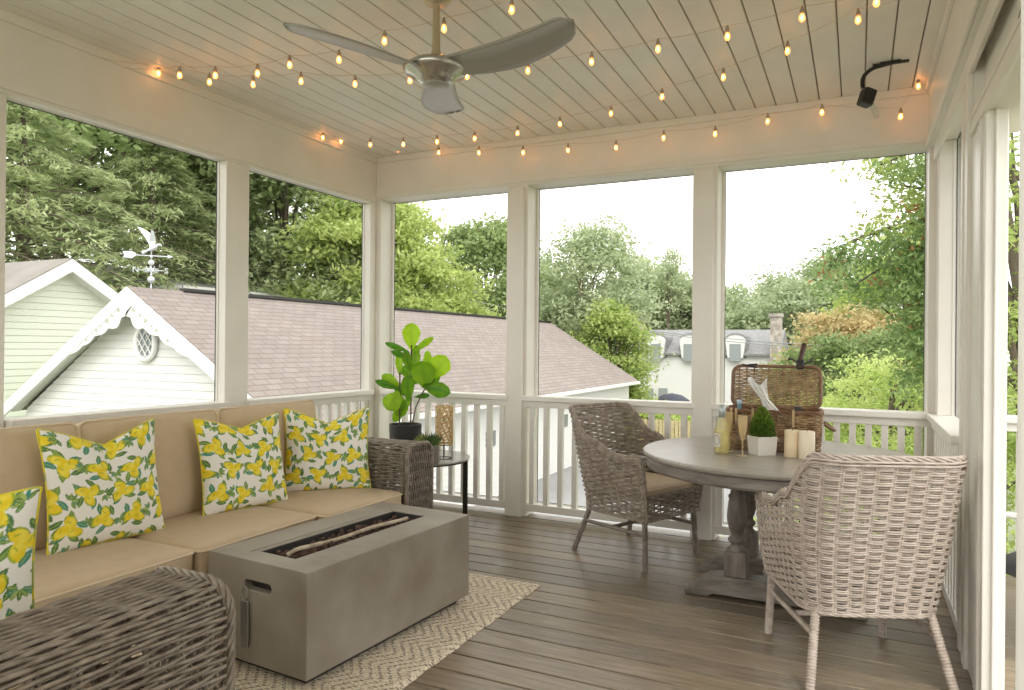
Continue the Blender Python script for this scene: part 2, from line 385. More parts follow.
# door frame: jamb + door stile seen beside the post
struct(B((.402, .471, 3.0, 3.05, 0, 2.13), (.40, .46, 3.14, 3.19, 0, 2.13), (.405, .48, 3.05, 3.36, 0, 2.13), (.43, .44, 2.985, 3.0, 0, 2.13)).build('door_2', M['trimp'], bevel=.004))
struct(B((.394, .41, 3.055, 3.09, 0, 2.13)).build('trim_8', M['trimp'], bevel=.003))
struct(B((.408, .5, 1.2, 1.55, 0, 2.13)).build('trim_9', M['trimp'], bevel=.004))
# window frames (light reveals) + fly screens
def window(n, ax, lo, hi, z0, z1, plane, out, dep=.062):
    """ax 'x' : opening spans y lo..hi in plane x=plane, outwards = sign out"""
    w = .022; wh_ = .005
    fr = MB(); scn = MB(); rev = MB()
    def bb(m_, a, b, c, d, p0, p1):
        p0, p1 = min(p0, p1), max(p0, p1)
        if ax == 'x': m_.box(p0, p1, a, b, c, d)
        else: m_.box(a, b, p0, p1, c, d)
    p = plane+out*dep
    for (a, b, c, d) in ((lo, hi, z1-.004, z1), (lo, hi, z0, z0+.022), (lo, lo+w, z0, z1-.004), (hi-wh_, hi, z0, z1-.004)):
        bb(rev, a, b, c, d, p, p+out*.022)
    for (a, b, c, d) in ((lo+w, hi-wh_, z1-.008, z1-.004), (lo+w, hi-wh_, z0+.022, z0+.026), (lo+w, lo+w+.0035, z0+.02, z1-.004), (hi-wh_-.0035, hi-wh_, z0+.02, z1-.004)):
        bb(fr, a, b, c, d, p+out*.017, p+out*.021)
    e = struct(rev.build('window_%d' % n, M['trimp'], bevel=.002))
    fr.build('spline', M['screenframe'], e)
    if ax == 'x': V = [(p+out*.018, lo+w, z0+.02), (p+out*.018, hi-wh_, z0+.02), (p+out*.018, hi-wh_, z1-.004), (p+out*.018, lo+w, z1-.004)]
    else: V = [(lo+w, p+out*.018, z0+.02), (hi-wh_, p+out*.018, z0+.02), (hi-wh_, p+out*.018, z1-.004), (lo+w, p+out*.018, z1-.004)]
    MB().add(V, np.array([[0, 1, 2, 3]])).build('fly_screen', M['screen'], e)
    return e
window(1, 'x', 1.978, 3.28, .06, ZH, XL, -1)
window(2, 'x', 3.47, 4.771, .06, ZH, XL, -1)
for i, (a, b) in enumerate(BO): window(3+i, 'y', a, b, .06, ZHB, YB, 1, .150)
window(6, 'x', 3.60, 4.70, .06, ZH+.02, .408, 1, .07)

# ------------------------------------------------------------------ railings
def railing(label, ax, lo, hi, plane, xs, out, grp='white porch railing sections'):
    """plane = inner face of top rail"""
    t = thing('porch_railing', label, 'railing', ((lo+hi)/2, plane, 0) if ax == 'y' else (plane, (lo+hi)/2, 0), 0, grp)
    c = (lo+hi)/2
    def mk(name, a, b, p0, p1, z0, z1, bev=.005):
        a -= c; b -= c; q0, q1 = sorted((p0*out, p1*out))
        if ax == 'y': m_ = B((a, b, q0, q1, z0, z1))
        else: m_ = B((q0, q1, a, b, z0, z1))
        return m_.build(name, M['trimp'], t, bevel=bev)
    mk('top_rail', lo, hi, -.035, .10, ZR-.038, ZR)
    mk('rail_apron', lo, hi, -.01, .05, ZR-.085, ZR-.038, .003)
    mk('bottom_rail', lo, hi, -.005, .055, .045, .10)
    for x_ in xs: mk('baluster', x_-.019, x_+.019, .0, .04, .10, ZR-.085, .002)
    return t
def span(lo, hi, step=.113):
    n = max(1, round((hi-lo)/step)); s = (hi-lo)/n
    return [lo+s*(i+.5) for i in range(n)]
railing('white railing behind the sofa, in the bay that shows the garage gable', 'x', 1.99, 3.30, XL, span(1.98, 3.30), -1)
railing('white railing of the left wall, in the bay nearest the room corner', 'x', 3.45, 4.80, XL, span(3.45, 4.79), -1)
railing('white railing of the back wall behind the side table and the potted fig', 'y', -3.54, -2.37, YB, span(-3.50, -2.38), 1)
railing('white railing of the back wall behind the dining chair, middle bay', 'y', -2.26, -.98, YB, span(-2.24, -1.0), 1)
railing('white railing of the back wall behind the picnic basket, right bay', 'y', -.87, .40, YB, span(-.86, .37, .088), 1)
railing('white railing of the right wall, ending beside the door post', 'x', 3.62, 4.84, .402, span(3.64, 4.84), 1)

# open door leaf near the right edge
d1 = struct(B((0, .04, -.30, 0, .02, 2.09)).build('door_1', M['trimp'], bevel=.004))
d1.location = (.1243, .75, 0); d1.rotation_euler = (0, 0, math.radians(62))
kn = MB(); kn.lathe([(.0, 0), (.006, 0), (.005, .010), (.011, .015), (.012, .022), (.008, .028), (0, .029)], n=20)
kb = kn.build('door_knob', M['bronze'], d1, smooth=True); kb.location = (.0, -.030, 1.037); kb.rotation_euler = (0, math.radians(-90), 0); tag(kb, 'dark bronze knob')

# ------------------------------------------------------------------ wicker weaving
def weave_rows(m, S, s_arr, zrows, top, spacing, amp, r, jitter=.0012, n=5, phase=0., inv=False):
    """S(s,z)->(pos,normal) ; one horizontal strand per zrow, in and out of the spokes"""
    for k, z in enumerate(zrows):
        ok = top(s_arr) > z
        idx = np.where(ok)[0]
        if len(idx) < 4: continue
        runs = np.split(idx, np.where(np.diff(idx) > 1)[0]+1)
        for run in runs:
            if len(run) < 4: continue
            ss = s_arr[run]; P, Nn = S(ss, np.full(len(ss), z))
            o = amp*np.cos(PI*ss/spacing+PI*k+phase)
            jz = jitter*np.sin(ss*23+k*1.7)
            P = P+Nn*o[:, None]; P[:, 2] += jz
            for dz_ in (-.62*r, .62*r):
                m.tube(P+[0, 0, dz_], .62*r*(1+.08*math.sin(k*2.3)), n, ref=np.array([0, 0, 1.]))
def braid(m, P, r, turns, amp, n=6, closed=False, strands=3):
    P = np.asarray(P, float); T = np.gradient(P, axis=0); T /= np.linalg.norm(T, axis=1, keepdims=True)
    A = np.cross(T, [0, 0, 1.]); 
    bad = np.linalg.norm(A, axis=1) < .2; A[bad] = np.cross(T[bad], [1., 0, 0]); A /= np.linalg.norm(A, axis=1, keepdims=True); Bn = np.cross(T, A)
    L_ = np.concatenate([[0], np.cumsum(np.linalg.norm(np.diff(P, axis=0), axis=1))])
    for q in range(strands):
        ph = 2*PI*q/strands+2*PI*turns*L_
        m.tube(P+A*(amp*np.cos(ph))[:, None]+Bn*(amp*np.sin(ph))[:, None], r, n, closed=closed)
def resample(P, step):
    P = np.asarray(P, float); L_ = np.concatenate([[0], np.cumsum(np.linalg.norm(np.diff(P, axis=0), axis=1))])
    n = max(4, int(L_[-1]/step)); t = np.linspace(0, L_[-1], n)
    return np.stack([np.interp(t, L_, P[:, i]) for i in range(P.shape[1])], 1)
def rounded_rect(x0, x1, y0, y1, r, n=6):
    P = []
    for cx, cy, a in ((x1-r, y1-r, 0), (x0+r, y1-r, PI/2), (x0+r, y0+r, PI), (x1-r, y0+r, 1.5*PI)):
        for k in range(n+1): P.append((cx+r*math.cos(a+k/n*PI/2), cy+r*math.sin(a+k/n*PI/2)))
    return P

# cushions
def cushion_mesh(m, w, d, h, r=.035, crown=.015, n=22, sag=None):
    """rounded slab centred on 0, bottom at z=0"""
    hx, hy, hz = w/2, d/2, h/2
    def face(u, v, ax, sg):
        q = np.zeros(u.shape+(3,)); a, b = [i for i in range(3) if i != ax]
        q[..., ax] = sg; q[..., a] = u; q[..., b] = v; return q
    e = np.linspace(-1, 1, n); e = np.sign(e)*(1-(1-np.abs(e))**1.6)
    U, V = np.meshgrid(e, e, indexing='ij')
    for ax in range(3):
        for sg in (-1, 1):
            q = face(U, V, ax, sg)*[hx, hy, hz]
            inner = np.clip(q, [-(hx-r), -(hy-r), -(hz-r)], [hx-r, hy-r, hz-r])
            dd = q-inner; L_ = np.linalg.norm(dd, axis=-1, keepdims=True)+1e-9; p = inner+dd/L_*r
            cx, cy = p[..., 0]/hx, p[..., 1]/hy
            p[..., 2] += np.sign(p[..., 2])*(np.abs(p[..., 2])/hz)*crown*np.clip(1-cx**4, 0, 1)*np.clip(1-cy**4, 0, 1)
            p[..., 0] += .006*np.cos(cy*PI/2)*np.sign(p[..., 0])*(np.abs(cx) > .8)
            if sag is not None: p = sag(p)
            p[..., 2] += hz
            G = p if sg*(1 if ax != 1 else -1) > 0 else p[:, ::-1]
            m.grid(G)
def piping_loop(m, w, d, z, r=.02, rr=.0055, sag=None, hz=0):
    P = rounded_rect(-w/2-.003, w/2+.003, -d/2-.002, d/2+.002, r+.01, 5)
    P = resample(np.array([(p[0], p[1], z) for p in P+[P[0]]]), .02)[:-1]
    m.tube(P, rr, 6, closed=True, ref=np.array([0, 0, 1.]))
def cushion(parent, name, w, d, h, loc, rot=(0, 0, 0), crown=.015, r=.03, mat_='cushion'):
    m = MB(); cushion_mesh(m, w, d, h, r, crown)
    o = m.build(name, M[mat_], parent, smooth=True); o.location = loc; o.rotation_euler = rot
    p = MB(); piping_loop(p, w, d, h-r*.55); piping_loop(p, w, d, r*.55)
    p.build('piping', M['piping'], o, smooth=True)
    return o

# ------------------------------------------------------------------ sofa (L-shaped sectional)
sofa = thing('sectional_sofa', 'long L-shaped grey-brown wicker sofa with tan cushions along the left wall', 'sofa', (-2.9, 2.1, 0))
sx, sy = -2.9, 2.1
def arm(parent, name, x, y, rz, w, L, h, mat_='wicker', rows_outer=True):
    """woven arm: runs along local +y from 0 to L (front), width w in x, height h. Rounded top"""
    m = MB(); z0 = .06; rr_ = .075
    # cross section loop in (x,z), open at the bottom
    def sec():
        P = [(w/2, z0), (w/2, h-rr_)]
        for k in range(1, 9): a = k/8*PI/2; P.append((w/2-rr_+rr_*math.cos(a), h-rr_+rr_*math.sin(a)))
        for k in range(0, 9): a = PI/2+k/8*PI/2; P.append((-w/2+rr_+rr_*math.cos(a), h-rr_+rr_*math.sin(a)))
        P += [(-w/2, z0)]
        return resample(np.array(P), .0118)
    Sx = sec(); nx = len(Sx)
    T = np.gradient(Sx, axis=0); T /= np.linalg.norm(T, axis=1, keepdims=True); Nn = np.stack([T[:, 1], -T[:, 0]], 1)
    # crown the top a little
    ys = np.arange(0.0, L-.012, .016); sp = .080
    for k in range(0, nx):
        bulge = .010
        o = .0075*np.cos(PI*ys/sp+PI*k)*(.35+.65*abs(Nn[k, 0]))
        wob = .004*np.sin(ys*9+k*.7)
        P = np.stack([Sx[k, 0]+Nn[k, 0]*(o+bulge*.3), ys, Sx[k, 1]+Nn[k, 1]*(o)+wob*abs(Nn[k, 0])], 1)
        m.tube(P, .0055, 5, ref=np.array([Nn[k, 0], 0, Nn[k, 1]]))
    for y_ in np.arange(sp/2, L, sp):
        for dy in (-.007, .007):
            m.tube(np.stack([Sx[:, 0]*.985, np.full(nx, y_+dy), (Sx[:, 1]-z0)*.99+z0], 1), .0055, 5)
    # front panel: vertical strands in and out of level spokes
    xs_ = np.arange(-w/2+.018, w/2-.012, .0115)
    for k, x_ in enumerate(xs_):
        edge = w/2-abs(x_); ztop = h if edge > rr_ else h-rr_+math.sqrt(max(0, rr_**2-(rr_-edge)**2))
        zs = np.arange(z0, ztop-.004, .016)
        m.tube(np.stack([np.full(len(zs), x_), L-.008+.008*np.cos(PI*zs/.055+PI*k), zs], 1), .0048, 5)
    for z_ in np.arange(z0+.03, h-.02, .055): m.tube(np.array([(-w/2+.015, L-.010, z_), (w/2-.015, L-.010, z_)]), .005, 5)
    E_ = np.stack([Sx[:, 0], np.full(nx, L-.004), Sx[:, 1]], 1); E_ = resample(E_, .008)
    braid(m, E_, .0062, 8, .008, strands=4)
    o = m.build(name, M[mat_], parent, smooth=True); o.location = (x-sx, y-sy, 0); o.rotation_euler = (0, 0, rz)
    core = MB(); core.box(-w/2+.06, w/2-.06, .05, L-.07, z0, h-.07)
    return o
arm(sofa, 'arm', -1.54, .30, 0, .30, .985, .685)
arm(sofa, 'arm', -3.46, 3.58, -PI/2, .265, 1.12, .69)
# woven flat panels
def panel(parent, name, P0, P1, z0, z1, nrm, mat_='wicker', spacing=.062, step=.0125, lean=0.):
    m = MB(); P0 = np.array(P0, float); P1 = np.array(P1, float); Lh = np.linalg.norm(P1-P0); d = (P1-P0)/Lh; nn = np.array(nrm, float)
    ss = np.arange(0, Lh, .02)
    for k, z in enumerate(np.arange(z0, z1, step)):
        o = .007*np.cos(PI*ss/spacing+PI*k)
        m.tube(np.concatenate([P0+d*ss[:, None]+nn*(o+lean*(z-z0))[:, None], np.full((len(ss), 1), z)], 1), .0052, 4, ref=np.array([0, 0, 1.]))
    for s_ in np.arange(spacing/2, Lh, spacing):
        a = P0+d*s_; m.tube(np.array([(*a, z0), (*(a+nn*lean*(z1-z0)), z1)]), .0055, 4)
    e = np.array([(*(P0+d*t+nn*lean*(z1-z0)), z1) for t in np.linspace(0, Lh, int(Lh/.012))]); braid(m, e, .0075, 9, .010)
    o = m.build(name, M[mat_], parent, smooth=True); o.location = (-sx, -sy, 0); return o
panel(sofa, 'back_frame', (-3.36, .35), (-3.36, 3.68), .06, .84, (1, 0), lean=-.12)
panel(sofa, 'back_frame', (-3.46, .32), (-1.72, .32), .06, .84, (0, 1))
panel(sofa, 'base_panel', (-2.50, 1.25), (-2.50, 3.46), .06, .285, (1, 0))
panel(sofa, 'base_panel', (-2.5, 1.22), (-1.70, 1.22), .06, .285, (0, 1))
tag(B((-3.36-sx, -2.52-sx, .38-sy, 3.46-sy, .22, .285), (-2.52-sx, -1.70-sx, .38-sy, 1.20-sy, .22, .285)).build('seat_deck', M['leg1'], sofa))
ZS = .288; HC = .145
for (y0, y1, xf_) in ((1.375, 2.075, -2.445), (2.08, 2.785, -2.425), (2.79, 3.44, -2.36)):
    cushion(sofa, 'seat_cushion', xf_+3.095, y1-y0-.006, HC, ((xf_-3.095)/2-sx, (y0+y1)/2-sy, ZS), crown=.012, r=.028)
cushion(sofa, 'seat_cushion', .93, .84, HC, (-2.87-sx, .93-sy, ZS), crown=.010)
cushion(sofa, 'seat_cushion', .70, .84, HC, (-2.05-sx, .93-sy, ZS), crown=.010)
def back_cushion(y0, y1, x=-3.17, ztop=.922):
    hgt = ztop-(ZS+HC)+.005
    c = cushion(sofa, 'back_cushion', hgt, y1-y0-.006, .17, (0, 0, 0), crown=.03, r=.035)
    # stand it up: local x -> up, local z -> +x (towards the room)
    c.rotation_euler = Matrix(((0, 0, 1), (0, 1, 0), (-1, 0, 0))).to_euler()
    c.rotation_euler = (0, math.radians(-90-9), 0)
    c.location = (x-sx+.0, (y0+y1)/2-sy, ZS+HC+hgt/2+.0)
    return c
for (y0, y1) in ((.50, 1.20), (1.21, 1.955), (1.96, 2.70), (2.705, 3.45)): back_cushion(y0, y1, x=-2.985, ztop=.930)
for x in (-3.44, -2.56, -1.72): pass

# ------------------------------------------------------------------ lemon print
def lemon_raster(n, seed, flip=False):
    r = np.random.default_rng(seed)
    u, v = np.meshgrid(np.linspace(0, 1, n), np.linspace(0, 1, n), indexing='ij')
    img = np.zeros((n, n, 3)); img[:] = (.87, .85, .79)
    def ell(cx, cy, a, b, th, col, lo=None, point=0.):
        dx = u-cx; dy = v-cy; c, s = math.cos(th), math.sin(th); X = dx*c+dy*s; Y = -dx*s+dy*c
        w_ = np.clip(1-np.abs(X/a)**2, 0, 1); 
        k = (np.abs(X) < a) & (np.abs(Y) < b*(w_**(1. if point else .5)))
        if lo is not None:
            t = np.clip(.5+.5*np.sin(X*55+Y*38+cx*40)*.9, 0, 1)[..., None]; cc = np.array(col)*t+np.array(lo)*(1-t); img[k] = cc[k]
        else: img[k] = col
    yel, yel2, lim = (.84, .64, .012), (.90, .76, .08), (.42, .50, .04)
    g1, g2, teal, lg = (.09, .20, .05), (.20, .33, .07), (.06, .27, .20), (.45, .55, .16)
    cl = []
    for i, cx in enumerate(np.arange(-.02, 1.25, .28)):
        for j, cy in enumerate(np.arange(-.06, 1.2, .25)):
            cl.append((cx+(.14 if j % 2 else 0)+r.uniform(-.02, .02), cy+r.uniform(-.035, .035), r.random()*6.28, r.random()))
    def leaf(x_, y_, L_, th, c1_, c2_):
        ell(x_, y_, L_, L_*.40, th, c1_, c2_, 1); ell(x_, y_, L_*.92, .0022, th, lg, None, 1)
    for cx, cy, a, q in cl:
        for k in range(5):      # leaves round the cluster
            th = a+k*1.256; leaf(cx+.095*math.cos(th), cy+.098*math.sin(th), .056, th+[.5, -.7, .2, 1.1, -.3][k], [g1, teal, g2, g1, teal][k], [g2, teal, g2, g1, g1][k])
        for k in range(3):
            th = a+k*2.09+q; lx = cx+.046*math.cos(th); ly = cy+.046*math.sin(th)
            ell(lx+.012*math.cos(th), ly+.012*math.sin(th), .060, .043, th+.5, [lim, g2, g1][k], lim)
            ell(lx, ly, .054, .039, th+.5, yel, yel2)
            ell(lx+.058*math.cos(th+.5), ly+.058*math.sin(th+.5), .012, .009, th, yel)
            ell(lx-.012, ly+.010, .022, .004, th+1.1, lim)
        sx_, sy_ = cx+.14, cy+.015*math.cos(a)   # sprig between clusters
        for k in range(6):
            th = a+2+(k-2.5)*.62; leaf(sx_+.040*math.cos(th), sy_+.040*math.sin(th), .033, th, [g1, teal, g2, g1, g2, teal][k], [g2, teal, lg, g1, g2, g1][k])
    return img
def make_pillow(name, label, loc, rot, W=.50, Hh=.50, chop=.075, seed=1, T=.075, skew=0.):
    n = 190; e = np.linspace(-1, 1, n)
    U, V = np.meshgrid(e, e, indexing='ij')
    def shape(sg):
        th = T*np.power(np.clip((1-np.abs(U)**2.6)*(1-np.abs(V)**2.6), 0, 1), .5)
        tp = ((V+1)/2)
        dip = chop*np.clip(1-np.abs(U-skew)/.95, 0, 1)**1.15
        x = U*W/2*(1-.075*(1-V**2))*(1-.0*tp); z = V*Hh/2*(1-.035*(1-U**2))
        z = z-dip*np.clip(tp, 0, 1)**1.6
        y = sg*(th*(1-.55*np.exp(-((U-skew)/.22)**2)*tp**2.2) + .006*np.sin(U*4+V*3)*th/T)
        y = y+ .018*np.abs(U)**3*tp
        return np.stack([x, y, z+Hh/2-.0], -1)
    m = MB(); m.grid(shape(-1)); m.grid(shape(1)[:, ::-1])
    c1 = lemon_raster(n, seed); c2 = lemon_raster(n, seed+50)[:, ::-1]
    col = np.concatenate([c1.reshape(-1, 3), c2.reshape(-1, 3)]); col = np.c_[col, np.ones(len(col))]
    t = thing(name, label, 'pillow', loc, 0, 'lemon print throw pillows on the sofa'); t.rotation_euler = rot
    m.build('pillow_cover', M['lemon'], t, smooth=True, col=col)
    G = shape(0); edge = np.concatenate([G[:-1, 0], G[-1, :-1], G[::-1, -1][:-1], G[0, ::-1][:-1]]); edge = resample(np.r_[edge, edge[:1]], .012)[:-1]
    p = MB(); p.tube(edge, .0045, 6, closed=True, ref=np.array([0, 1., 0])); p.build('piping', M['lemonpiping'], t, smooth=True)
    return t
# local face (front) looks to -y, so rotate: facing +x needs rz=+90
R_ = math.radians
make_pillow('throw_pillow', 'lemon print pillow with a deep top notch, leftmost of three against the sofa back', (-2.83, 1.965, .437), (R_(-8), 0, R_(86)), .50, .50, .085, 1)
make_pillow('throw_pillow', 'lemon print pillow in the middle of the sofa, next to the fire table', (-2.80, 2.69, .437), (R_(-9), 0, R_(80)), .49, .475, .06, 2)
make_pillow('throw_pillow', 'lemon print pillow turned in the sofa corner against the far wicker arm', (-2.74, 3.23, .437), (R_(-9), 0, R_(44)), .49, .475, .085, 3)
make_pillow('throw_pillow', 'lemon print pillow at the left photo edge behind the near wicker arm', (-2.08, .955, .437), (R_(-4), 0, R_(58)), .48, .45, .03, 4)

# ------------------------------------------------------------------ rug and fire table
rugm = MB(); nx, ny = 90, 160
gx = np.linspace(0, 1, nx); gy = np.linspace(0, 1, ny); GX, GY = np.meshgrid(gx, gy, indexing='ij')
wob = (.002*np.sin(GY*120)+.003*np.sin(GY*47+1))*GX**20
RX = -3.2+GX*(3.2-1.51)+wob; RY = .6+GY*(3.49-.6)+.004*np.sin(GX*90)*(GY > .98)
RZ = .014+.0012*np.sin(GX*420)*np.sin(GY*700); RZ[0, :] = RZ[-1, :] = RZ[:, 0] = RZ[:, -1] = .002
rugm.grid(np.stack([RX, RY, RZ], -1))
rug = rugm.build('rug', M['rug'], smooth=True); tag(rug, 'cream and brown chevron jute rug under the concrete fire table', 'rug')

ft = thing('fire_table', 'long rectangular concrete gas fire table standing on the rug', 'fire table', (-2.035, 2.565, .014), R_(-4.2))
W2, L2, z0, z1 = .277, .535, .034, .430
s0, s1, t0, t1 = -.095, .105, -.43, .40     # slot in x, y
outer = B((-W2, W2, -L2, L2, z0, z1)); 
# box with a recess in the top and a handle slot in the short near face: built from slabs
bm_ = MB()
def holed(m, x0, x1, y0, y1, hx0, hx1, hy0, hy1, za, zb):
    m.box(x0, hx0, y0, y1, za, zb); m.box(hx1, x1, y0, y1, za, zb); m.box(hx0, hx1, y0, hy0, za, zb); m.box(hx0, hx1, hy1, y1, za, zb)
import bmesh
def make_body():
    bm = bmesh.new(); bmesh.ops.create_cube(bm, size=1)
    for v in bm.verts: v.co = Vector((v.co.x*2*W2, v.co.y*2*L2, z0+(v.co.z+.5)*(z1-z0)))
    me = bpy.data.meshes.new('concrete_body'); bm.to_mesh(me); bm.free(); me.materials.append(M['concrete'])
    o = bpy.data.objects.new('concrete_body', me); C.objects.link(o); o.parent = ft
    cut = B((s0, s1, t0, t1, z1-.075, z1+.1), (s0-.030, s0-.021, t0-.02, t1+.02, z1-.008, z1+.02)).build('c', M['concrete'])
    sl = MB(); sl.prism([(a[0], a[1]) for a in rounded_rect(-.075, .075, -.018, .018, .017)], TR(.015, -L2+.05, .335, rx=PI/2), .12)
    c2 = sl.build('c2', M['concrete'])
    dg = bpy.context.evaluated_depsgraph_get()
    for c_ in (cut, c2):
        c_.parent = None
        bo = o.modifiers.new('b', 'BOOLEAN'); bo.operation = 'DIFFERENCE'; bo.object = c_; bo.solver = 'EXACT'
        if c_ is cut: pass
    # cutters live in table space
    for c_ in (cut, c2): c_.matrix_world = ft_mat
    bpy.context.view_layer.update(); dg = bpy.context.evaluated_depsgraph_get()
    me2 = bpy.data.meshes.new_from_object(o.evaluated_get(dg)); o.modifiers.clear(); o.data = me2
    for c_ in (cut, c2): bpy.data.objects.remove(c_)
    b = o.modifiers.new('bevel', 'BEVEL'); b.width = .004; b.segments = 2; b.limit_method = 'ANGLE'
    return o
ft_mat = Matrix.Translation((-2.035, 2.565, .014)) @ Matrix.Rotation(R_(-4.2), 4, 'Z')
make_body()
B((-.06, .09, -L2+.035, -L2+.05, .317, .353)).build('slot_shade_insert', M['black'], ft)  # added black insert, stands in for the shade inside the concrete handle slot
B((-W2+.045, W2-.045, -L2+.045, L2-.045, 0, .04)).build('plinth', M['black'], ft)
tr = B((s0+.002, s1-.002, t0+.002, t1-.002, z1-.074, z1-.066), (s0+.001, s0+.004, t0+.002, t1-.002, z1-.07, z1-.004), (s1-.004, s1-.001, t0+.002, t1-.002, z1-.07, z1-.004),
       (s0+.002, s1-.002, t0+.001, t0+.004, z1-.07, z1-.004), (s0+.002, s1-.002, t1-.004, t1-.001, z1-.07, z1-.004)).build('burner_tray', M['trayd'], ft)
lr = MB(); r5 = np.random.default_rng(5)
ico = None
def rock(m, c, r, rg):
    b = bmesh.new(); bmesh.ops.create_icosphere(b, subdivisions=1, radius=1); V = np.array([v.co[:] for v in b.verts]); F = np.array([[v.index for v in f.verts] for f in b.faces]); b.free()
    V = V*(1+rg.uniform(-.3, .3, (len(V), 1)))*r*rg.uniform(.7, 1.2, (1, 3))+np.array(c); m.add(V, F)
for k in range(420):
    rock(lr, (r5.uniform(s0+.018, s1-.018), r5.uniform(t0+.02, t1-.02), z1-.040+r5.uniform(-.014, .020)), r5.uniform(.008, .017), r5)
lo = lr.build('lava_rock', M['lava'], ft); lo['kind'] = 'stuff'
bt = MB(); ys_ = np.linspace(t0+.07, t1-.05, 40)
bt.tube(np.stack([.022+.012*np.sin(ys_*5)-.03*np.exp(-((ys_-ys_[0])/.05)**2), ys_, z1-.008+.004*np.sin(ys_*14)-.02*np.exp(-((ys_-ys_[0])/.03)**2)], 1), .0095, 8)
bt.build('burner_log', M['burner'], ft, smooth=True)
kk = MB(); a_ = np.linspace(0, 2*PI, 17)[:-1]
kk.tube(np.stack([-.045+.018*np.cos(a_), np.full(16, -L2-.008), .300+.028*np.sin(a_)], 1), .0022, 5, closed=True)
kr = kk.build('key_ring', M['steel'], ft, smooth=True)
tg = B((-.066, -.022, -L2-.014, -L2-.009, .095, .275)).build('valve_key', M['steel'], kr, bevel=.002)

